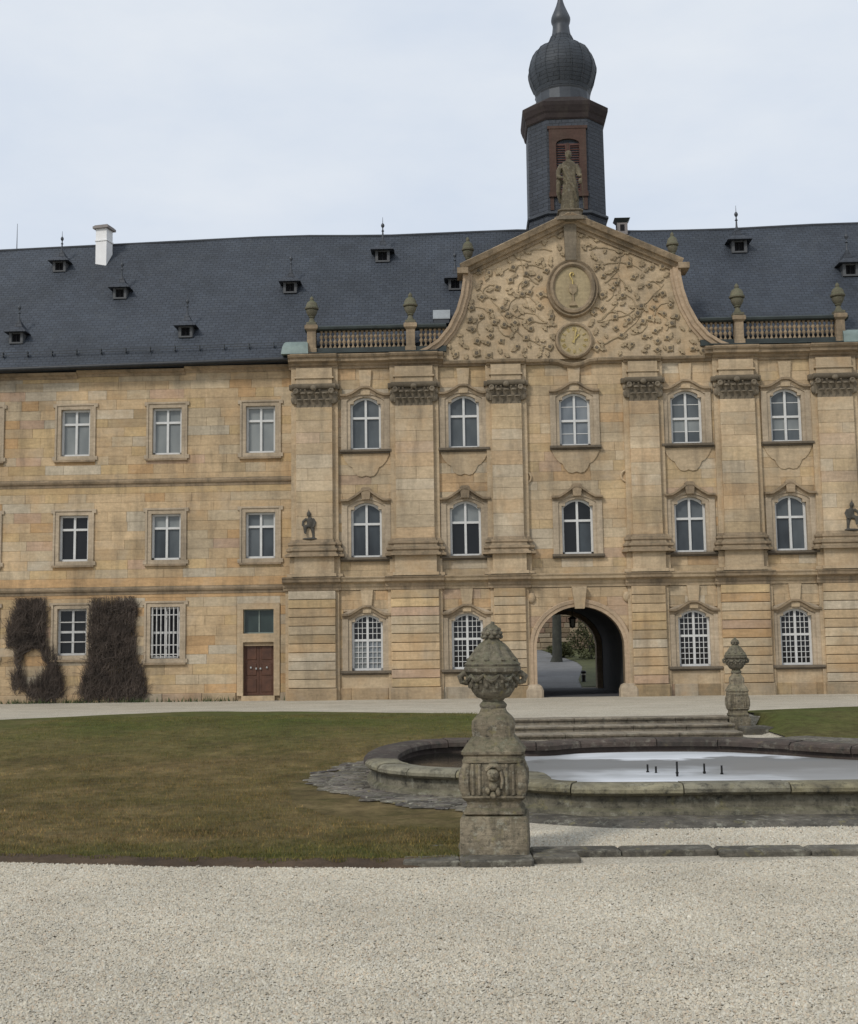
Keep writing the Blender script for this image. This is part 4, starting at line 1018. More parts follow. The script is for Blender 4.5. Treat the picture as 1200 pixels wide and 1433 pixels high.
for sx in (-1, 1):
    lv = MB(); x0, x1 = (-.56,-.05) if sx < 0 else (.05,.56)
    lv.box(x0, x0+.06, -1.72, -1.62, 3.52, 5.58); lv.box(x1-.06, x1, -1.72, -1.62, 3.52, 5.58); lv.box(x0+.06, x1-.06, -1.715, -1.62, 3.52, 3.6); lv.box(x0+.06, x1-.06, -1.715, -1.62, 5.5, 5.58); lv.box(x0+.06, x1-.06, -1.717, -1.62, 4.5, 4.6)
    sf = ob('shutter', lv.mesh('shutter', 'louvre'), bwn)
    for k in range(18):
        zz = 3.64+k*.105; ob('slat', MB().add([(x0+.06,-1.71,zz),(x1-.06,-1.71,zz),(x1-.06,-1.64,zz+.07),(x0+.06,-1.64,zz+.07),(x0+.06,-1.70,zz-.015),(x1-.06,-1.70,zz-.015),(x1-.06,-1.63,zz+.055),(x0+.06,-1.63,zz+.055)],[(0,1,2,3),(4,5,1,0),(7,6,5,4),(3,2,6,7),(0,3,7,4),(1,5,6,2)]).mesh('slat', 'louvre'), sf)
ob('mullion', MB().box(-.05,.05,-1.74,-1.6,3.5,5.6).mesh('mullion', 'redstone'), bwn)
dome_prof = [(1.1,7.5),(1.13,8.15),(1.14,8.36),(1.23,8.6),(1.38,8.98),(1.45,9.28),(1.46,9.46),(1.37,9.84),(1.27,10.1),(1.12,10.33),(.90,10.5),(.68,10.62),(.54,10.8),(.43,11.06)]
dm = MB().lathe(dome_prof, 16, rot=math.pi/16)
dn = ob('onion_dome', dm.mesh('onion_dome', 'slate_dome', 35), tw)
ob('dome_collar', MB().lathe([(1.16,7.5),(1.16,8.28),(1.2,8.36),(1.12,8.42)], 16, rot=math.pi/16).mesh('dome_collar', 'lead'), dn)
for k in range(16):
    a = math.pi/16+math.pi*k/8
    ob('hip_rib', MB().tube([(r*1.003*math.cos(a), r*1.003*math.sin(a), z) for r, z in dome_prof[3:]], .022, 4).mesh('hip_rib', 'slate_dome', 60), dn)
ob('spire', MB().lathe([(.43,11.04),(.385,11.25),(.355,11.5),(.36,11.6),(.40,11.68),(.42,11.8),(.41,11.9),(.36,12.04),(.29,12.2),(.19,12.45),(.13,12.65),(.10,12.8),(.05,13.2)], 16, rot=math.pi/16).mesh('spire', 'lead', 35), tw)
ob('ball_finial', MB().lathe([(.04,13.1),(.04,13.3),(.16,13.38),(.2,13.5),(.16,13.62),(.04,13.7),(.03,14.4),(.01,14.5)], 10).mesh('ball_finial', 'gilt', 40), tw)

# ------------------------------------------------------------------ figures
def fuse(mb, name, mat, voxel=.03):
    me = mb.mesh(name, mat); o = bpy.data.objects.new('tmp', me); COL.objects.link(o)
    md_ = o.modifiers.new('r', 'REMESH'); md_.mode = 'VOXEL'; md_.voxel_size = voxel; md_.use_smooth_shade = True
    sm = o.modifiers.new('s', 'SMOOTH'); sm.iterations = 2; sm.factor = .4
    dg = bpy.context.evaluated_depsgraph_get(); e = o.evaluated_get(dg); m2 = bpy.data.meshes.new_from_object(e); m2.name = name
    bpy.data.objects.remove(o); m2.materials.clear(); m2.materials.append(M[mat]); return m2
def robe(mb, rows, n=28, folds=9, amp=.03, seed=0):
    vs_ = []; fs_ = []
    for (cx, cy, rx, ry, z, f) in rows:
        for k in range(n):
            a = 2*math.pi*k/n; q_ = 1+f*amp*(math.sin(folds*a+seed+z*1.3)+.5*math.sin(5*a+z*3))/max(rx, .05)
            vs_.append((cx+rx*q_*math.cos(a), cy+ry*q_*math.sin(a), z))
    for i in range(len(rows)-1):
        for k in range(n): fs_.append((i*n+k, i*n+(k+1) % n, (i+1)*n+(k+1) % n, (i+1)*n+k))
    fs_ += [tuple(range(n-1,-1,-1)), tuple((len(rows)-1)*n+k for k in range(n))]
    mb.add(vs_, fs_)
# saint on the gable, 2.4 m
sb = MB()
robe(sb, [(0,0,.36,.28,.0,1),(0,0,.37,.28,.25,1),(.02,0,.34,.26,.7,1.1),(.04,-.02,.31,.24,1.1,1),(.03,0,.27,.22,1.35,.7),(.0,0,.30,.21,1.6,.5),(-.01,0,.33,.19,1.85,.3),(0,0,.26,.16,1.98,.2),(0,.01,.1,.1,2.06,0),(0,-.01,.085,.09,2.14,0)], amp=.035)
sb.ball(0, -.03, 2.26, .125, .14, .165, 12, 8); sb.ball(0, -.165, 2.25, .022, .035, .04, 6, 4); sb.ball(0, .0, 2.36, .15, .16, .09, 10, 6)
for sx in (-1, 1): sb.ball(sx*.045, -.15, 2.285, .022, .02, .014, 6, 4); sb.ball(sx*.125, -.01, 2.25, .02, .035, .05, 6, 4)
sb.tube([(-.3,0,1.86),(-.44,-.08,1.6),(-.46,-.16,1.36),(-.36,-.3,1.28)], [.12,.115,.1,.06], 10)
sb.tube([(.3,0,1.86),(.42,-.06,1.58),(.42,-.18,1.38),(.46,-.34,1.34)], [.12,.11,.09,.06], 10)
sb.tube([(-.28,-.2,1.75),(-.1,-.25,1.3),(.16,-.27,.9),(.3,-.2,.4)], [.05,.07,.07,.05], 8)
sb.tube([(-.42,0,1.3),(-.46,.02,.8),(-.4,.05,.4)], [.13,.1,.05], 8)
for k in range(4): sb.tube([(-.36+.02*k,-.3,1.28),(-.31,-.35+.01*k,1.25+.02*k),(-.27,-.36,1.21+.02*k)], [.02,.018,.014], 5); sb.tube([(.46,-.34,1.34),(.5,-.39,1.33+.02*k),(.52,-.41,1.29+.025*k)], [.02,.018,.014], 5)
sb.tube([(.56,-.3,.02),(.50,-.40,1.36),(.47,-.42,1.62)], [.022,.022,.02], 6); 
sb.ball(.44, -.3, 1.12, .09, .07, .13, 8, 5)
st = fthing('gable_statue', 'robed stone saint standing on the tip of the gable before the tower', 'statue', CU+.03, -.05, 18.05)
fo = ob('figure', fuse(sb, 'figure', 'statue', .028), st, (0,0,.33)); fo.scale = (.9, .95, 1)
ob('plinth', MB().sq([(.62,-.12),(.62,.02),(.5,.06),(.42,.12),(.42,.26),(.48,.3),(.48,.335)], 0, .05, 0, .25).mesh('plinth', 'capital'), st)
# two small dark figures on the outer pilaster bases
def small_figure(flip):
    fb = MB(); s = flip
    fb.tube([(s*.14,0,.02),(s*.13,.0,.22),(s*.1,.02,.42),(s*.04,.02,.52)], [.045,.055,.085,.1], 8); fb.tube([(s*.14,0,.03),(s*.15,-.1,.02)], [.045,.03], 6)
    fb.tube([(-s*.02,.0,.52),(-s*.17,-.12,.46),(-s*.16,-.16,.25),(-s*.13,-.24,.22)], [.09,.08,.05,.03], 8)
    fb.tube([(.0,.02,.5),(s*.02,.0,.66),(-s*.01,-.02,.8)], [.12,.13,.1], 10); fb.tube([(-s*.01,-.02,.8),(-s*.02,-.03,.9)], .05, 8)
    fb.ball(-s*.03, -.05, .95, .085, .095, .105, 10, 6); fb.ball(-s*.03,-.15,.94,.018,.025,.02,5,4)
    fb.tube([(s*.11,0,.78),(s*.2,-.02,.64),(s*.17,-.1,.5),(s*.12,-.16,.44)], [.055,.05,.04,.03], 8)
    fb.tube([(-s*.12,0,.78),(-s*.24,-.05,.68),(-s*.26,-.1,.54),(-s*.2,-.14,.46)], [.055,.05,.04,.03], 8)
    for k in range(3): fb.tube([(-s*.2,-.14,.46+.02*k),(-s*.15,-.17,.45+.02*k)], [.014,.012], 5)
    fb.tube([(-s*.03,-.05,1.03),(-s*.05,-.04,1.16)], [.03,.01], 6)
    fb.ball(0, 0, .03, .3, .2, .05, 12, 4)
    return fuse(fb, 'figure', 'dark_statue', .022)
for uu, fl, lb in ((-4.42, 1, 'small blackened stone figure on the leftmost pilaster base beside the first pavilion window'), (15.45, -1, 'small blackened stone figure on the pilaster base at the right edge')):
    t = fthing('pilaster_figure', lb, 'statue', uu, -.30, 6.02, 'small dark figures on the outer pilaster bases'); o = ob('figure', small_figure(fl), t); o.scale = (1, .6, 1)

# ------------------------------------------------------------------ roofline urns
def urn_meshes(mat):
    b = MB(); b.sq([(.2,0),(.2,.08),(.15,.11)], 0, 0, 0, .1)
    b.lathe([(.14,.10),(.12,.18),(.09,.25),(.085,.30),(.13,.33),(.11,.36),(.17,.43),(.215,.52),(.235,.60),(.20,.63)], 14)
    l = MB(); l.lathe([(.19,.62),(.275,.66),(.285,.71),(.25,.74),(.235,.79),(.225,.86),(.18,.94),(.11,.99),(.075,1.02)], 14)
    f = MB(); f.lathe([(.06,1.01),(.085,1.06),(.075,1.12),(.035,1.17),(.01,1.2)], 10)
    return [x.mesh(n, mat, 40) for n, x in (('vase', b), ('lid', l), ('finial', f))]
um = urn_meshes('urn_small')
for uu, vv, zz, s, lb in ((-4.35,-.06,14.2,.95,'mossy domed stone urn on balustrade post at the far left of the pavilion'), (-.6,-.06,14.2,1.0,'lidded stone urn on balustrade post left of the gable'),
        (11.7,-.06,14.2,1.05,'lidded stone urn on balustrade post right of the gable'), (15.45,-.06,14.2,1.0,'mossy domed stone urn on balustrade post at the right edge'),
        (1.62,.05,16.36,1.0,'slim stone urn on left shoulder of the gable'), (9.38,.05,16.36,1.0,'slim stone urn on right shoulder of the gable')):
    t = fthing('roof_urn', lb, 'urn', uu, vv, zz, 'stone urns along the roofline')
    for me in um: o = ob(me.name.split('.')[0], me, t)
    t.scale = (s*(.85 if zz > 15 else 1), s*(.85 if zz > 15 else 1), s)

# ------------------------------------------------------------------ ground
def sstep(a, b, x):
    t = min(1, max(0, (x-a)/(b-a))); return t*t*(3-2*t)
def terr(x, y):
    k = sstep(6.0, 8.0, x); z = .36*(sstep(18.5, 28.0, y)*(1-k)+sstep(24.6, 28.6, y)*k)
    if y > 28: z = .36-.24*sstep(28.5, 43.5, y+x*.0323)
    if 1.2 < x < 7.8 and y < 29: 
        k = sstep(1.2, 1.8, x)*(1-sstep(7.2, 7.8, x)); z = z*(1-k) if y < 27.95 else z
    yy = y+x*.0323-54.3
    if yy > 0: z = .12+.045*min(yy, 60)
    return z
def grid(xs, ys, dz, mat, name, smooth=60, zf=terr):
    vs_ = [(x, y, zf(x, y)+dz) for y in ys for x in xs]; n = len(xs)
    fs_ = [(j*n+i, j*n+i+1, (j+1)*n+i+1, (j+1)*n+i) for j in range(len(ys)-1) for i in range(n-1)]
    return MB().add(vs_, fs_).mesh(name, mat, smooth, recalc=False)
xs = [-700,-200,-80,-40,-30]+[-22+i*1.0 for i in range(23)]+[1.2,1.35,1.5,1.65,1.8,2.4,3,4,5,6,6.6,7.2,7.35,7.5,7.65,7.8]+[8.5+i for i in range(16)]+[30,40,80,200,700]
ys = [-400,-60,-20,0,6,12,16]+[18.5+i*.5 for i in range(18)]+[27.6,27.94,27.96,28.2,28.5]+[29+i for i in range(24)]+[53.5,54.2,55,57,60,65,70,80,90,100,115,140,300,900]
gr_ = ob('ground', grid(xs, ys, 0, 'gravel', 'ground')); gr_['kind'] = 'structure'
# lawns
def lawn(name, xs, front, back, rows=46, lift=.045):
    vs_ = []; fs_ = []; n = len(xs)
    for j in range(rows+1):
        t = (j/rows)**1.25
        for i, x in enumerate(xs):
            f, b = front(x), back(x); y = f+(b-f)*t
            edge = min(y-f, b-y)
            z = terr(x, y)+lift*min(1, edge/.12+.0)+.012*mnoise.noise((x*1.3, y*1.3, 0))
            if j in (0, rows): z = terr(x, y)-.02
            vs_.append((x, y, z))
    for j in range(rows):
        for i in range(n-1): fs_.append((j*n+i, j*n+i+1, (j+1)*n+i+1, (j+1)*n+i))
    o = ob(name, MB().add(vs_, fs_).mesh(name, 'lawn', 80, recalc=False)); o['kind'] = 'structure'; return o
def lfront(x):
    return float(np.interp(x, [-26,-4.2,-2.4,-.7,.45], [15.5,12.0,11.62,11.42,11.5]))+.05*mnoise.noise((x*1.7,0,0))+.03*mnoise.noise((x*6,1,0))
def lawn_front(x): return lfront(x)+.2+.07*mnoise.noise((x*2.3,8,0))
def lback(x):
    return float(np.interp(x, [-26,-13.5,-10.6,-9.2,-6.7,-4,1.0,1.8], [27.5,28.9,30.0,31.2,34.1,33.0,30.0,28.6]))+.08*mnoise.noise((x*.9,5,0))
lawn('lawn', [-26+i*.5 for i in range(53)]+[.25,.45], lawn_front, lback, 60)
lawn('lawn', [.45+i*.15 for i in range(10)], lambda x: 18.6, lback, 40)
lawn('lawn', [7.34,7.48,7.62,7.8]+[8.12+i*.5 for i in range(35)], lambda x: float(np.interp(x,[7.3,9,12,25],[25.6,24.9,24,20])), lambda x: float(np.interp(x,[7.3,7.8,10.7,25],[29.2,29.6,31,30]))+.1*mnoise.noise((x,9,0)), 30)
ed = MB(); xs_ = [-26+i*.1 for i in range(264)]; nx_ = len(xs_); rows_ = []
for t, dz in ((-.07,-.012),(.0,.018),(.06,.035),(.13,.045),(.2,.05),(.34,.03)): rows_ += [(x, lfront(x)+t+(.03*mnoise.noise((x*3,4,0)) if t <= 0 else 0), dz+.022*mnoise.noise((x*7,t*30,2))) for x in xs_]
ed.add(rows_, [(k*nx_+i, k*nx_+i+1, (k+1)*nx_+i+1, (k+1)*nx_+i) for i in range(nx_-1) for k in range(5)])
o = ob('soil_edge', ed.mesh('soil_edge', 'soil', 60, recalc=False)); o['kind'] = 'structure'

rng = np.random.default_rng(5)
def scatter_mesh(name, V, F, C, mat):
    me = bpy.data.meshes.new(name)
    nv, nf = len(V), len(F); k = F.shape[1]
    me.vertices.add(nv); me.vertices.foreach_set('co', V.astype(np.float32).ravel())
    me.loops.add(nf*k); me.loops.foreach_set('vertex_index', F.astype(np.int32).ravel())
    me.polygons.add(nf); me.polygons.foreach_set('loop_start', np.arange(0, nf*k, k, dtype=np.int32)); me.polygons.foreach_set('loop_total', np.full(nf, k, dtype=np.int32))
    me.update(calc_edges=True)
    at = me.color_attributes.new('Col', 'FLOAT_COLOR', 'POINT'); c4 = np.ones((nv, 4), np.float32); c4[:, :3] = C; at.data.foreach_set('color', c4.ravel())
    me.materials.append(M[mat]); o = ob(name, me); o['kind'] = 'stuff'; return o
# grass blades
def grass(n, x0, x1, y0, y1, power, hmin, hmax, wd):
    x = rng.uniform(x0, x1, n*2); y = y0+(y1-y0)*rng.random(n*2)**power
    keep = np.abs(x) < .40*y+1.0; 
    lf = np.array([lawn_front(a)-.08+.14*mnoise.noise((a*5,3,0)) for a in np.linspace(x0, x1, 400)]); fx = np.interp(x, np.linspace(x0, x1, 400), lf)
    lb = np.array([lback(a)-.03 for a in np.linspace(x0, x1, 400)]); bx = np.interp(x, np.linspace(x0, x1, 400), lb)
    keep &= (y > fx) & (y < bx); keep &= ~((x > .42) & (y < 18.7))
    keep &= ((x-.6)/2.6)**2+((y-17.7)/4.3)**2 > 1
    x, y = x[keep][:n], y[keep][:n]; n = len(x)
    z = np.array([terr(a, b) for a, b in zip(x, y)])+.035
    a = rng.uniform(0, np.pi*2, n); h = rng.uniform(hmin, hmax, n); w = wd*rng.uniform(.7, 1.3, n)
    lean = rng.uniform(.0, 1.0, (n,))*h*.9; la = rng.uniform(0, np.pi*2, n)
    V = np.empty((n, 3, 3)); V[:,0] = np.c_[x-np.cos(a)*w, y-np.sin(a)*w, z]; V[:,1] = np.c_[x+np.cos(a)*w, y+np.sin(a)*w, z]; V[:,2] = np.c_[x+np.cos(la)*lean, y+np.sin(la)*lean, z+h]
    t = rng.random(n); C = np.where(t[:,None] < .5, [1.1,1.0,.9], np.where(t[:,None] < .8, [.75,.9,.7], [1.7,1.45,1.15]))*rng.uniform(.75, 1.3, (n,1))
    return V.reshape(-1, 3), np.arange(n*3).reshape(-1, 3), np.repeat(C, 3, 0)
V, F, C = grass(150000, -9, 1.8, 11.3, 30, 1.7, .015, .05, .004)
scatter_mesh('grass', V, F, C, 'blade')
# pebbles on the gravel in front
def pebbles(n, x0, x1, y0, y1, keepf, s0, s1, power=1.0):
    x = rng.uniform(x0, x1, n); y = y0+(y1-y0)*rng.random(n)**power; k = keepf(x, y); x, y = x[k], y[k]; n = len(x)
    s = rng.uniform(s0, s1, n)*rng.choice([1, 1, 1.25, .75], n)
    base = np.array([[1,0,-.4],[.3,.9,-.4],[-.8,.55,-.4],[-.85,-.5,-.4],[.25,-.95,-.4],[.1,.05,.65]])
    a = rng.uniform(0, 6.28, n); ca, sa = np.cos(a), np.sin(a); fl = rng.uniform(.7, 1.3, (n, 3))
    B = base[None]*fl[:,None,:]*rng.uniform(.8, 1.2, (n, 6, 1))
    V = np.empty((n, 6, 3)); V[...,0] = B[...,0]*ca[:,None]-B[...,1]*sa[:,None]; V[...,1] = B[...,0]*sa[:,None]+B[...,1]*ca[:,None]; V[...,2] = B[...,2]
    V *= s[:,None,None]; tx = rng.normal(0, .3, (n, 2)); V[...,2] += V[...,0]*tx[:,:1]+V[...,1]*tx[:,1:]
    V[...,0] += x[:,None]; V[...,1] += y[:,None]; V[...,2] += (rng.uniform(.0, .008, n))[:,None]
    f = np.array([[i, (i+1) % 5, 5] for i in range(5)])
    F = (f[None]+np.arange(n)[:,None,None]*6).reshape(-1, 3)
    pal = np.array([[.53,.50,.42],[.49,.45,.355],[.49,.42,.305],[.44,.39,.30],[.58,.555,.475],[.46,.34,.23],[.34,.30,.235],[.54,.455,.34],[.50,.47,.40]])
    pal = (pal*.6+np.array([.51,.465,.375])*.4)*np.array([.985,.985,.985])
    C = pal[rng.choice(9, n, p=[.2,.19,.13,.12,.1,.06,.06,.08,.06])]*rng.uniform(.8, 1.12, (n, 1))
    return V.reshape(-1, 3), F, np.repeat(C, 6, 0)
V, F, C = pebbles(340000, -5.2, 5.2, 6.2, 12.0, lambda x, y: (np.abs(x) < .37*y+.45) & (y < np.interp(x, [-5,-.7,.3,6], [12.3,11.4,11.3,11.7])), .0065, .0115)
scatter_mesh('gravel', V, F, C, 'pebble')
V, F, C = pebbles(26000, .7, 6.2, 12.25, 13.6, lambda x, y: y < 13.5, .009, .016)
scatter_mesh('gravel', V, F, C, 'pebble')

# ------------------------------------------------------------------ fountain
RIM = [(1.12,15.7),(1.16,14.95),(1.45,14.5),(2.2,14.32),(3.6,14.26),(5.0,14.22),(6.4,14.36),(7.8,14.9),(8.9,15.8),(9.3,16.9),(8.8,18.0),(7.7,18.7),(6.6,19.2),(5.8,20.1),(4.9,20.9),(3.6,21.15),(2.4,21.0),(1.8,20.6),(1.45,20.8),(.9,21.35),(.3,21.5),(-.25,21.2),(-.62,20.4),(-.8,19.3),(-.8,18.2),(-.62,17.2),(-.2,16.55),(.4,16.2)]
def catmull(P, k=6):
    out = []; n = len(P)
    for i in range(n):
        p0, p1, p2, p3 = [Vector(P[(i+j-1) % n]) for j in range(4)]
        for s in range(k):
            t = s/k; out.append(.5*((2*p1)+(p2-p0)*t+(2*p0-5*p1+4*p2-p3)*t*t+(3*p1-p0-3*p2+p3)*t**3))
    return out
rim = catmull(RIM)
def rnorm(P, i):
    n = len(P); t = (P[(i+1) % n]-P[i-1]).normalized(); return Vector((t.y, -t.x))     # outward for this winding
area = sum(rim[i-1].x*rim[i].y-rim[i].x*rim[i-1].y for i in range(len(rim)))
SG = 1 if area > 0 else -1
def ringmesh(mb, prof, idx, closed=False, col=None):
    vs_ = []; k = len(prof); m_ = len(idx)
    for i in idx:
        nn = rnorm(rim, i % len(rim))*SG; p = rim[i % len(rim)]
        for o_, z in prof: vs_.append((p.x+nn.x*o_, p.y+nn.y*o_, z))
    fs_ = [(a*k+q_, ((a+1) % m_)*k+q_, ((a+1) % m_)*k+(q_+1) % k, a*k+(q_+1) % k) for a in range(m_ if closed else m_-1) for q_ in range(k)]
    if not closed: fs_ += [tuple(range(k)), tuple((m_-1)*k+q_ for q_ in range(k-1,-1,-1))]
    mb.add(vs_, fs_, col)
ft = thing('fountain_basin', 'low lobed stone fountain basin with lichened rim on the gravel court', 'fountain', (3.8, 17.3, 0))
FO = (-3.8, -17.3, 0)
N = len(rim)
mb = MB(); ringmesh(mb, [(.1,.29),(.1,.14),(.16,.1),(.2,-.05),(-.1,-.05),(-.1,.29)], list(range(N)), True); ob('basin_wall', mb.mesh('basin_wall', 'basin', 40), ft, FO)
mb = MB(); ringmesh(mb, [(-.1,.31),(-.102,-.1),(-.24,-.1),(-.23,.31)], list(range(N)), True); ob('basin_lining', mb.mesh('basin_lining', 'basin_in', 40), ft, FO)
i = 0
while i < N:
    e = min(i+R.choice([5,6,7]), N)
    if N-e < 3: e = N
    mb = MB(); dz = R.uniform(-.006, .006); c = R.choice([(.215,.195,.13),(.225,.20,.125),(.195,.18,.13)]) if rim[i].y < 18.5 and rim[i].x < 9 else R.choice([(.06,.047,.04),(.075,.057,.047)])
    pts = list(range(i, e+1)); 
    ringmesh(mb, [(-.3,.29+dz),(-.3,.36+dz),(-.25,.40+dz),(.1,.415+dz),(.17,.40+dz),(.21,.36+dz),(.21,.32+dz),(.17,.285+dz),(.12,.28+dz)], pts, False, c)
    # open joint: pull both ends in by a centimetre
    k = 9; a0 = Vector(mb.v[k]); a1 = Vector(mb.v[0])
    for q_ in range(k):
        d = (Vector(mb.v[k+q_])-Vector(mb.v[q_])).normalized()*.008; mb.v[q_] = tuple(Vector(mb.v[q_])+d)
        d = (Vector(mb.v[-2*k+q_])-Vector(mb.v[-k+q_])).normalized()*.008; mb.v[-k+q_] = tuple(Vector(mb.v[-k+q_])+d)
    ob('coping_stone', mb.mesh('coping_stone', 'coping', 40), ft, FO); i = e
for x, y, h in ((3.06,17.6,.17),(3.16,17.5,.15),(3.36,17.0,.26),(3.8,17.3,.2),(4.02,17.2,.18)):
    ob('fountain_pipe', MB().lathe([(.016,0),(.016,.1+h*.5),(.022,.1+h*.5),(.022,.12+h*.5),(.014,.12+h*.5),(.014,.13+h)], 8, x, y, 0).mesh('fountain_pipe', 'iron'), ft, FO)
wm = MB(); wv_ = []
for i in range(N): nn = rnorm(rim, i)*SG; wv_.append((rim[i].x-nn.x*.23, rim[i].y-nn.y*.23, .19))
wm.add(wv_, [tuple(range(N))]); o = ob('water', wm.mesh('water', 'ice')); o['kind'] = 'structure'
if o.data.polygons[0].normal.z < 0: o.data.flip_normals()
cs_ = [1.25+.5*i for i in range(25)]
o = ob('pavement', grid(cs_, [20.6+.4*i for i in range(14)], .022, 'apron', 'pavement')); o['kind'] = 'structure'
# paved apron round the basin
ap_ = MB(); AP = [(-1.86,19.1),(-1.75,18.0),(-1.4,17.0),(-.9,16.0),(-.3,15.2),(.4,14.72),(1.2,13.95),(2.2,13.5),(3.8,13.42),(5.4,13.42),(7.6,13.7),(9.6,15),(10,17),(9,19),(7,20),(5.4,21),(3.6,21.4),(1.4,21.4),(-.4,21.3),(-1.4,20.6)]
apc = catmull(AP, 4); cen = Vector((3.8, 17.3)); 
pv = ob('pavement', None) if False else None
vs_ = []; n = len(apc); rows_ = 9
for j in range(rows_+1):
    for p in apc:
        q_ = cen+(p-cen)*(1-.5*j/rows_); vs_.append((q_.x+.02*mnoise.noise((q_.x*4,q_.y*4,1)), q_.y, max(terr(q_.x, q_.y), 0)+.062-(.10 if j == 0 else 0)+.02*mnoise.noise((q_.x*2.5,q_.y*2.5,0))))
o = ob('pavement', MB().add(vs_, [(j*n+i, j*n+(i+1) % n, (j+1)*n+(i+1) % n, (j+1)*n+i) for j in range(rows_) for i in range(n)]).mesh('pavement', 'apron', 60)); o['kind'] = 'structure'

cm = MB(); rc = random.Random(4)
def in_poly(x, y, P):
    c = False
    for i in range(len(P)):
        a, b = P[i-1], P[i]
        if (a.y > y) != (b.y > y) and x < (b.x-a.x)*(y-a.y)/(b.y-a.y)+a.x: c = not c
    return c
yy = 13.3; k = 0
while yy < 21.6:
    k += 1; xx = -2.0+.09*(k % 2)
    while xx < 9.6:
        s_ = rc.uniform(.085, .125); px, py = xx+rc.uniform(-.03,.03), yy+rc.uniform(-.03,.03)
        if in_poly(px, py, apc) and not in_poly(px, py, rim) and (px < .95) and rc.random() < .94:
            z = max(terr(px, py), 0)+.055; n_ = 6; a0 = rc.uniform(0, 1); ht = rc.uniform(.006, .022); sx_, sy_ = rc.uniform(.9,1.4), rc.uniform(.7,1)
            f = rc.uniform(.6, 1.35); cl = rc.choice([(.13,.115,.095),(.11,.10,.08),(.15,.135,.105),(.105,.09,.08)]); cl = tuple(q_*f for q_ in cl)
            lo = [(px+s_*sx_*math.cos(a0+6.283*i/n_)*rc.uniform(.85,1.1), py+s_*sy_*math.sin(a0+6.283*i/n_)*rc.uniform(.85,1.1)) for i in range(n_)]
            cm.add([(a, b, z) for a, b in lo]+[(px+(a-px)*.88, py+(b-py)*.88, z+ht) for a, b in lo], [tuple(range(n_, 2*n_))]+[(i, (i+1) % n_, n_+(i+1) % n_, n_+i) for i in range(n_)], cl)
        xx += .19
    yy += .155
o = ob('cobbles', cm.mesh('cobbles', 'cobble', recalc=False)); o['kind'] = 'stuff'

# steps up to the terrace
sp = thing('stone_steps', 'three worn grey stone steps behind the fountain up to the terrace', 'steps', (4.5, 27.2, 0))
for k, (y0, y1, z1) in enumerate(((26.2,28.0,.12),(26.9,28.0,.245),(27.5,28.05,.375))):
    x = 1.72
    while x < 6.6:
        e = min(x+R.uniform(1.0, 1.7), 6.62); e = 6.62 if 6.62-e < .5 else e
        m_ = MB(); m_.hmould([(y1,-.05),(y0+.04,-.05),(y0+.04,z1-.055),(y0,z1-.05),(y0-.01,z1-.015),(y0+.01,z1),(y1,z1)], x+.006, e-.006); ob('step_stone', m_.mesh('step_stone', 'step'), sp, (-4.5,-27.2,0)); x = e

# kerb strip in front of the basin, slabs under the near urn
kb = thing('stone_kerb', 'long flat mossy stone kerb crossing the gravel right of the urn', 'kerb', (4.5, 11.95, 0))
x = .92
while x < 8.2:
    e = x+R.uniform(.8, 1.5); yo = .03*R.uniform(-1, 1)-(x-.9)*.06
    m_ = MB(); m_.sq([(.5,-.05),(.5,.045),(.47,.06)], 0, 0, 0, .06); m_.v = [((x+e)/2+a*(e-x-.012), 11.98+yo+b*.3, c) for a, b, c in m_.v]; ob('kerb_stone', m_.mesh('kerb_stone', 'kerb'), kb, (-4.5,-11.95,0)); x = e
sl_ = thing('base_slabs', 'flat mossy stone slabs under the large urn pedestal', 'stone slabs', (.45, 11.7, 0))
for (x0, x1, y0, y1, h) in ((-.28,.24,11.42,11.72,.05),(.25,.92,11.36,12.5,.06),(.93,1.36,11.5,11.8,.055),(-.02,.24,11.73,12.4,.045)):
    m_ = MB(); m_.sq([(.5,-.05),(.5,h-.012),(.48,h)], 0, 0, 0, .1); m_.v = [((x0+x1)/2+a*(x1-x0)*(1+.04*mnoise.noise((a*9,b*9,x0))), (y0+y1)/2+b*(y1-y0), c) for a, b, c in m_.v]; ob('slab', m_.mesh('slab', 'kerb'), sl_, (-.45,-11.7,0))

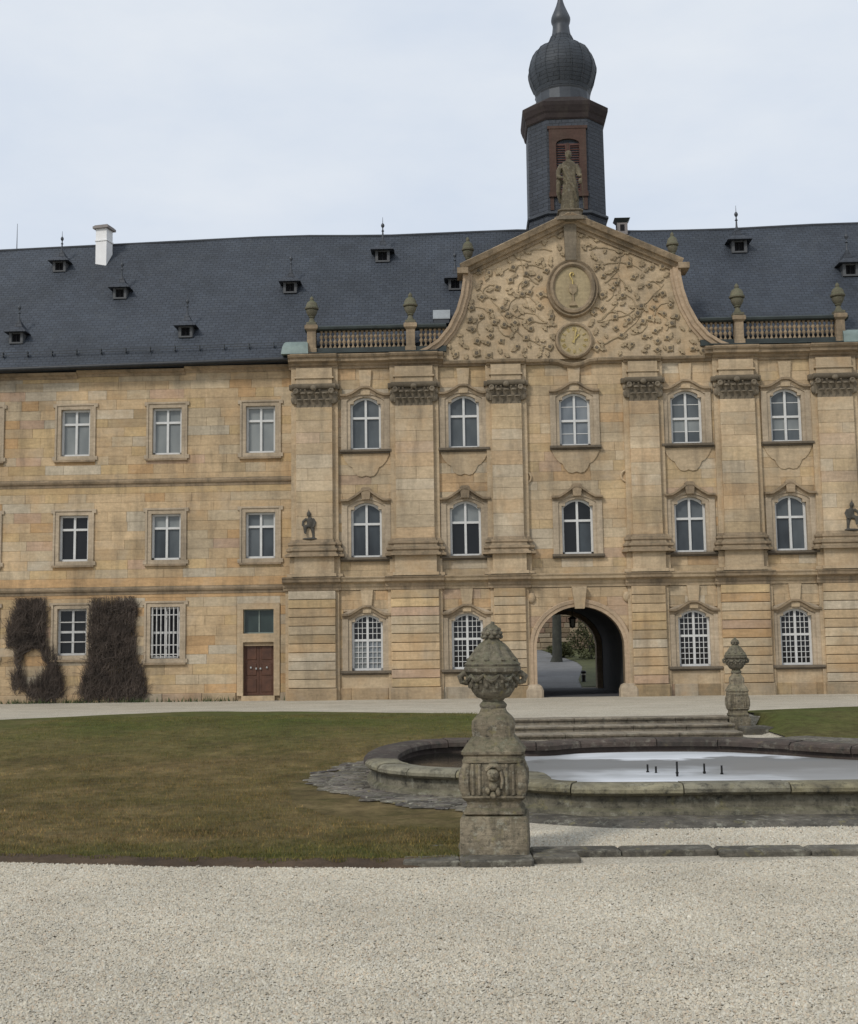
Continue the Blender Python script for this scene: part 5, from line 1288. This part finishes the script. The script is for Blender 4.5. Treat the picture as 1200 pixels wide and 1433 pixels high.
# ------------------------------------------------------------------ garden urns on pedestals
def garden_urn_meshes():
    out = {}
    p = MB()
    p.sq([(.325,0),(.318,.33),(.305,.355)], ch=.04); p.sq([(.26,.355),(.285,.375),(.285,.40),(.255,.43),(.25,.46),(.265,.5)], ch=.06)
    p.sq([(.275,.5),(.30,.53),(.30,.55)], ch=.06)
    p.sq([(.27,.55),(.285,.60),(.29,.72),(.282,.83),(.27,.86)], ch=.22)
    p.sq([(.29,.86),(.295,.885),(.28,.905),(.28,.925),(.30,.94),(.305,.965),(.285,.985),(.25,1.04),(.21,1.09),(.198,1.10)], ch=.1)
    p.sq([(.198,1.10),(.2,1.12),(.205,1.2),(.2,1.25),(.18,1.28),(.13,1.33),(.115,1.37)], ch=.18)
    # fluted corner scrolls of the die
    for sx in (-1, 1):
        for sy in (-1, 1):
            p.tube([(sx*.245,sy*.245,.53),(sx*.275,sy*.275,.62),(sx*.272,sy*.272,.75),(sx*.245,sy*.245,.87)], [.04,.055,.055,.035], 8)
        for q_ in (.13, .19): p.tube([(sx*q_,-.285,.56),(sx*q_,-.295,.7),(sx*q_,-.285,.85)], .018, 6)
    out['pedestal'] = p.mesh('pedestal', 'pedestal', 35)
    mk = MB(); mk.ball(0,-.29,.755,.062,.07,.085,10,6); mk.ball(0,-.36,.745,.018,.03,.026,6,4); mk.ball(-.026,-.345,.775,.014,.012,.01,6,4); mk.ball(.026,-.345,.775,.014,.012,.01,6,4); mk.ball(0,-.345,.705,.026,.02,.012,6,4)
    mk.tube([(-.06,-.3,.8),(-.02,-.34,.84),(.03,-.34,.84),(.06,-.3,.8)], .025, 6); mk.ball(0,-.30,.64,.045,.05,.05,8,5); mk.ball(-.05,-.30,.6,.03,.04,.04,6,4); mk.ball(.045,-.30,.59,.03,.04,.045,6,4); mk.ball(0,-.31,.555,.035,.045,.04,6,4)
    mk.tube([(.07,-.29,.8),(.09,-.3,.7),(.08,-.3,.62)], .02, 6)
    out['mask'] = mk.mesh('mask', 'pedestal', 60)
    v = MB()
    v.lathe([(.115,1.36),(.13,1.38),(.135,1.40),(.12,1.42),(.1,1.44),(.115,1.46),(.155,1.475),(.20,1.54),(.222,1.60),(.236,1.66),(.236,1.70),(.25,1.715),(.275,1.73),(.28,1.765),(.265,1.785),(.2,1.79)], 28)
    n0 = len(v.v)
    for i in range(n0):      # gadroons on the lower bowl
        x, y, z = v.v[i]; r = math.hypot(x, y); a = math.atan2(y, x)
        if 1.46 < z < 1.62: k = 1+.035*math.cos(14*a); v.v[i] = (x*k, y*k, z)
    for i in range(14):
        a = 2*math.pi*i/14; v.ball(.225*math.cos(a), .225*math.sin(a), 1.60, .022, .022, .04, 6, 4); v.ball(.235*math.cos(a+.22), .235*math.sin(a+.22), 1.635, .02, .02, .02, 6, 4)
    for i in range(10):
        a = 2*math.pi*i/10; v.tube([(.245*math.cos(a+.628*t), .245*math.sin(a+.628*t), 1.705-.055*math.sin(math.pi*t)) for t in (0,.17,.33,.5,.67,.83,1)], [.012,.018,.024,.027,.024,.018,.012], 6)
    out['vase'] = v.mesh('vase', 'urn', 40)
    hs_ = []
    for sx in (-1, 1):
        h = MB(); h.tube([(sx*.23,0,1.70),(sx*.28,-.02,1.71),(sx*.315,0,1.68),(sx*.30,0,1.63),(sx*.26,.0,1.62),(sx*.23,0,1.63)], [.03,.03,.034,.03,.028,.03], 8); hs_.append(h.mesh('handle', 'urn', 60))
    out['handles'] = hs_
    l = MB(); prof = [(.27,1.785),(.277,1.80),(.255,1.82),(.225,1.845),(.195,1.885),(.170,1.925),(.145,1.965),(.115,2.0),(.085,2.03),(.07,2.05)]
    n = 48; l.lathe(prof, n)
    for i in range(len(l.v)):
        x, y, z = l.v[i]; a = math.atan2(y, x)
        if 1.84 < z < 2.02: k = 1+.11*math.cos(10*a); l.v[i] = (x*k, y*k, z)
    for i in range(9):
        a = 2*math.pi*i/9+.3; l.ball(.222*math.cos(a), .222*math.sin(a), 1.845, .035, .035, .022, 6, 4)
    out['lid'] = l.mesh('lid', 'urn', 50)
    f = MB(); f.lathe([(.07,2.05),(.085,2.07),(.09,2.11),(.08,2.15),(.05,2.18),(.02,2.2)], 12)
    for k, zz in enumerate((2.07,2.105,2.14)):
        for i in range(8): a = 2*math.pi*(i+.5*(k % 2))/8; r = (.085,.085,.065)[k]; f.ball(r*math.cos(a), r*math.sin(a), zz, .028, .028, .024, 6, 4)
    f.tube([(0,0,2.17),(.015,.0,2.22)], [.03,.018], 6)
    out['finial'] = f.mesh('finial', 'urn', 50)
    return out
GU = garden_urn_meshes()
def garden_urn(label, loc, rz, s, sz, mask):
    t = thing('garden_urn', label, 'garden urn', loc, rz, 'stone urns on pedestals round the fountain')
    pd_ = ob('pedestal', GU['pedestal'], t)
    if not mask: pd_.scale = (.82, .82, 1)
    if mask: ob('mask', GU['mask'], t)
    v = ob('vase', GU['vase'], t); ob('lid', GU['lid'], t); ob('finial', GU['finial'], t)
    for h in GU['handles']: ob('handle', h, v)
    t.scale = (s, s, sz); return t
garden_urn('tall weathered stone urn with pine cone lid on pedestal at the front of the lawn', (.60, 12.0, .055), -.10, 1.0, .985, True)
garden_urn('small distant stone urn on pedestal beside the steps before the facade', (6.90, 27.75, .03), -.05, .90, .945, False)
bl = ob('stone_block', MB().sq([(.38,-.1),(.38,.13),(.35,.16)], 0, 0, 0, .1).mesh('stone_block', 'kerb'), None, (7.2, 27.3, .0)); tag(bl, 'low pale stone block at the foot of the distant urn by the steps', 'stone block')

# ------------------------------------------------------------------ bare climbers on the left wing
def vine(label, mask, n, box):
    t = fthing('climbing_vine', label, 'climbing plant', (box[0]+box[1])/2, WY-.12, GZ, 'bare climbers on the left wing')
    rv = np.random.default_rng(int(abs(box[0])*100)); V = []; F = []; C = []
    x0, x1, z0, z1 = box; cnt = 0
    while cnt < n:
        x, z = rv.uniform(x0, x1), rv.uniform(z0, z1)
        if not mask(x, z): continue
        if rv.random() > 1.12+1.4*mnoise.noise((x*1.7, z*1.1, 7.7))+.5*mnoise.noise((x*5, z*3, 2)): continue
        if not mask(x+rv.normal(0,.2), z+rv.normal(0,.1)) and rv.random() < .8: continue
        cnt += 1
        y = WY-.03-abs(rv.normal(0, .085)); a = math.pi/2+rv.normal(0, .5); L = rv.uniform(.2, .75); k = 4; w = rv.uniform(.005, .013); o = len(V); yy = rv.normal(0, .25)
        for i in range(k+1):
            tp = 1-.7*i/k; V.append((x-w*tp*math.sin(a), y, z+w*tp*math.cos(a))); V.append((x+w*tp*math.sin(a), y-.004, z-w*tp*math.cos(a)))
            a += rv.normal(0, .38); x += math.cos(a)*L/k; z += math.sin(a)*L/k; y = min(WY-.05, y+yy*L/k)
            if not mask(x, z) and rv.random() < .7: x -= math.cos(a)*L/k*.8
            z = min(max(z, GZ+.02), 4.06)
        for i in range(k): F.append((o+2*i, o+2*i+1, o+2*i+3, o+2*i+2))
    V = np.array(V); F = np.array(F); me = bpy.data.meshes.new('twigs'); me.from_pydata(V.tolist(), [], F.tolist()); me.materials.append(M['twig'])
    u, v, z = t['_o']; o = ob('twigs', me, t, (-u, -v, -z)); o['kind'] = 'stuff'
    st_ = MB()
    for k in range(14):
        for _ in range(200):
            x = rv.uniform(x0+.2, x1-.2)
            if mask(x, z0+.25): break
        P = []; zz = GZ
        while zz < z1-.3 and len(P) < 12:
            if zz > z0+.3 and not mask(x, zz): break
            P.append((x, WY-.06-rv.uniform(0,.08), zz)); x += rv.normal(0, .1); zz += .35
        if len(P) > 2: st_.tube(P, [.03*(1-.6*i/len(P)) for i in range(len(P))], 5)
    ob('stem', st_.mesh('stem', 'twig', 60), t, (-u, -v, -z))
def nzm(x, z): return .16*mnoise.noise((x*1.8, z*1.8, 3.3))+.08*mnoise.noise((x*5, z*5, 1))
def mask1(x, z):
    e = nzm(x, z)
    if z > 2.15: return float(np.interp(z, [2.15,3.0,4.1], [-15.95,-15.75,-15.35]))-e < x < -14.45+e and z < 3.9+e*.5
    ring_ = .72+1.6*e < math.hypot((x+14.9)/.66, (z-1.4)/.95)
    if not ring_: return False
    if x < -15.1: return x > -15.62-e and z > .5+2*e
    return x < np.interp(z, [.2,.6,1.3,1.8,2.2], [-13.75,-13.72,-13.85,-14.15,-14.45])+e*.6 and z > .2
def mask2(x, z):
    e = nzm(x+9, z)
    lo = np.interp(z, [.2,.5,1.0,1.5,1.9], [-13.1,-13.1,-12.95,-12.8,-12.78]); hi = np.interp(z, [.2,.9,1.4,1.8], [-10.6,-10.65,-10.85,-11.05])
    return lo-e*.4 < x < hi+e*.8 and .15 < z < 3.72+e*.6
vine('bare brown climber with a gap near the ground at the far left of the wing', mask1, 4000, (-16.4, -12.8, .15, 4.2))
vine('dense bare brown climber between the two ground floor windows of the wing', mask2, 5600, (-13.6, -10.4, .15, 4.1))

# green weeds along the foot of the wing
wv2 = np.random.default_rng(9); V = []; 
for cu, wd_, n_ in ((-13.35,.3,90),(-14.6,.35,70),(-10.9,.25,60),(-9.2,.5,60),(-7.9,.35,50),(-15.6,.3,40),(-4.4,.5,40),(-12.0,.9,70)):
    for k in range(n_):
        u_ = cu+wv2.normal(0, wd_); v_ = WY-.12-abs(wv2.normal(0,.1)); h = wv2.uniform(.05,.24); a = wv2.uniform(0,6.28); w = wv2.uniform(.012,.03); p = W(u_, v_, GZ); q_ = (p.x+wv2.normal(0,.06), p.y+wv2.normal(0,.05), GZ+h)
        V += [(p.x-w*math.cos(a), p.y-w*math.sin(a), GZ-.01), (p.x+w*math.cos(a), p.y+w*math.sin(a), GZ-.01), q_]
V = np.array(V); scatter_mesh('weeds', V, np.arange(len(V)).reshape(-1,3), np.repeat(wv2.uniform(.5,1.3,(len(V)//3,1))*np.array([[.06,.085,.03]]), 3, 0), 'weed')

# ------------------------------------------------------------------ beyond the gateway
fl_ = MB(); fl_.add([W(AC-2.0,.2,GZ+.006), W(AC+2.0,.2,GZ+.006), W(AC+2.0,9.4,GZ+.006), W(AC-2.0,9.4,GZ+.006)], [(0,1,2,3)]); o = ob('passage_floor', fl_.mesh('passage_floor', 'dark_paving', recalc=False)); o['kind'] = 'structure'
def road_pt(u, v, dz=.012): p = W(u, v, 0); p.z = terr(p.x, p.y)+dz; return p
rows_ = []
for v in [9.4,10,11,12,14,16,19,22,26,30,34,38,42,46,50]:
    c = AC-.2+ (-.0 if v < 12 else -(v-12)*.02); l, r_ = c-6-(v-9)*.25, float(np.interp(v, [9.4,14,20,26,34,50], [6.35,6.6,7.3,7.9,7.4,6.0]))
    rows_.append([road_pt(l+(r_-l)*i/8, v) for i in range(9)])
rm = MB(); rm.add([p for r_ in rows_ for p in r_], [(j*9+i, j*9+i+1, (j+1)*9+i+1, (j+1)*9+i) for j in range(len(rows_)-1) for i in range(8)]); o = ob('road', rm.mesh('road', 'road', 60, recalc=False)); o['kind'] = 'structure'
vg = MB(); rows_ = []
for v in [9.6,11,14,17,20,24,28,34,42,50]:
    l = float(np.interp(v, [9.4,14,20,26,34,50], [6.35,6.6,7.3,7.9,7.4,6.0])); rows_.append([road_pt(l+(14)*i/6, v, .03+.03*min(i,2)) for i in range(7)])
vg.add([p for r_ in rows_ for p in r_], [(j*7+i, j*7+i+1, (j+1)*7+i+1, (j+1)*7+i) for j in range(len(rows_)-1) for i in range(6)]); o = ob('verge', vg.mesh('verge', 'verge', 60, recalc=False)); o['kind'] = 'structure'
gw = fthing('garden_wall', 'brown rubble stone garden wall seen through the gateway', 'garden wall', 6.0, 44, terr(*W(6,44,0).xy))
wz = gw['_o'][2]; bk_ = MB().box(-8, 26, 44.05, 44.5, wz-.6, wz+6.0); wl = fpart('wall_core', bk_.mesh('wall_core', 'backing'), gw)
rest = MB(); z_ = wz-.3; k = 0
while z_ < wz+6:
    h = R.uniform(.3, .46); x = -3.0+R.uniform(-.5, 0)
    while x < 15:
        L = R.uniform(.4, 1.1); c = R.choice([(.22,.17,.11),(.27,.215,.145),(.17,.13,.09),(.28,.23,.165),(.20,.135,.095)]); f = R.uniform(.75, 1.15); cc_ = tuple(q_*f for q_ in c)
        if k < 290 and 0 < x < 10: fpart('stone', MB().slab(x+.02, x+L-.02, z_+.02, z_+h-.02, 44-R.uniform(0,.05), 44.1, .03, cc_).mesh('stone', 'rubble', recalc=False), gw); k += 1
        else: rest.slab(x+.02, x+L-.02, z_+.02, z_+h-.02, 44-R.uniform(0,.05), 44.1, .03, cc_)
        x += L
    z_ += h
o = fpart('stone', rest.mesh('stone', 'rubble', recalc=False), gw); o['kind'] = 'stuff'
def tree(u, v, hgt, r0, label):
    t = fthing('tree', label, 'tree', u, v, terr(*W(u,v,0).xy)-.05); tr = MB(); rt_ = random.Random(3)
    tr.tube([(0,0,0),(.05,0,.4),(.08,.02,2.5),(.05,.05,hgt*.45),(.15,.1,hgt*.7)], [r0*1.35,r0*1.0,r0*.92,r0*.75,r0*.4], 10); ob('trunk', tr.mesh('trunk', 'bark', 60), t)
    cr_ = MB()
    def br(p, d, L, r, dep):
        q_ = [Vector(p)]
        for i in range(4): d = (d+Vector((rt_.uniform(-.25,.25), rt_.uniform(-.25,.25), rt_.uniform(-.05,.2)))).normalized(); q_.append(q_[-1]+d*L/4)
        cr_.tube(q_, [r*(1-.2*i) for i in range(5)], 5)
        if dep: 
            for _ in range(3): br(q_[rt_.randrange(2,5)], (d+Vector((rt_.uniform(-.9,.9), rt_.uniform(-.9,.9), rt_.uniform(-.2,.6)))).normalized(), L*.65, r*.5, dep-1)
    for k in range(7): a = k*.9; br((.06,.05,hgt*(.4+.05*k)), Vector((math.cos(a), math.sin(a), .7)).normalized(), hgt*.3, r0*.35, 2)
    ob('crown', cr_.mesh('crown', 'bark', 60), t)
def shrub(u, v, rx, h, label, seed):
    t = fthing('shrub', label, 'shrub', u, v, terr(*W(u,v,0).xy)); rs = np.random.default_rng(seed); n = 2600
    d = rs.normal(0, 1, (n, 3)); d /= np.linalg.norm(d, axis=1)[:,None]; rad = rs.uniform(.55, 1.05, n)+.22*np.sin(d[:,0]*5+d[:,2]*4)
    P = d*rad[:,None]*np.array([rx, rx, h/2])+np.array([0,0,h/2]); P[:,2] = np.maximum(P[:,2], .03); a = rs.normal(0, 1, (n, 3)); a /= np.linalg.norm(a, axis=1)[:,None]; b = np.cross(a, rs.normal(0, 1, (n, 3))); b /= np.linalg.norm(b, axis=1)[:,None]
    s = rs.uniform(.04, .1, (n,1)); V = np.stack([P-a*s, P+b*s*.5, P+a*s, P-b*s*.5], 1).reshape(-1, 3)
    me = bpy.data.meshes.new('foliage'); me.from_pydata(V.tolist(), [], np.arange(n*4).reshape(-1,4).tolist()); me.materials.append(M['hedge']); ob('foliage', me, t)
    sm_ = MB()
    for k in range(6): sm_.tube([(0,0,0),(.15*math.cos(k),.15*math.sin(k),h*.4),(.5*rx*math.cos(k),.5*rx*math.sin(k),h*.8)], [.04,.03,.015], 5)
    ob('stem', sm_.mesh('stem', 'bark'), t)
tree(6.62, 29.0, 11, .3, 'dark tree trunk beside the road seen through the gateway')
shrub(8.9, 31, 1.2, 2.6, 'tall olive shrub by the garden wall seen through the gateway', 4)
shrub(7.3, 33.5, .8, 1.1, 'low olive shrub at the foot of the garden wall seen through the gateway', 8)
bo_ = fthing('bollard', 'short black bollard on the verge just past the gateway', 'bollard', 6.72, 12.6, terr(*W(6.72,12.6,0).xy))
ob('post', MB().lathe([(.12,0),(.12,.05),(.1,.08),(.1,.42),(.13,.44),(.13,.5),(.08,.55)], 10).mesh('post', 'iron', 40), bo_); ob('band', MB().lathe([(.106,.34),(.108,.36),(.108,.39),(.106,.4)], 10).mesh('band', 'steel'), bo_)
lt = fthing('hanging_lantern', 'black lantern hanging from the passage vault inside the gateway', 'lantern', AC+.0, 3.2, 2.72)
ob('chain', MB().tube([(0,0,.42),(0,0,.84)], .012, 5).mesh('chain', 'iron'), lt)
lf_ = MB(); lf_.lathe([(.03,.42),(.17,.33),(.18,.31),(.13,.3)], 6); lf_.lathe([(.1,-.03),(.1,.02),(.03,-.06)], 6)
for k in range(6): a = math.pi*k/3; lf_.tube([(.1*math.cos(a),.1*math.sin(a),0),(.14*math.cos(a),.14*math.sin(a),.31)], .01, 4)
ob('lantern_frame', lf_.mesh('lantern_frame', 'iron'), lt); ob('lantern_glass', MB().lathe([(.09,.0),(.125,.3)], 6).mesh('lantern_glass', 'pane_dark'), lt)

for o in bpy.data.objects:
    if '_o' in o: del o['_o']
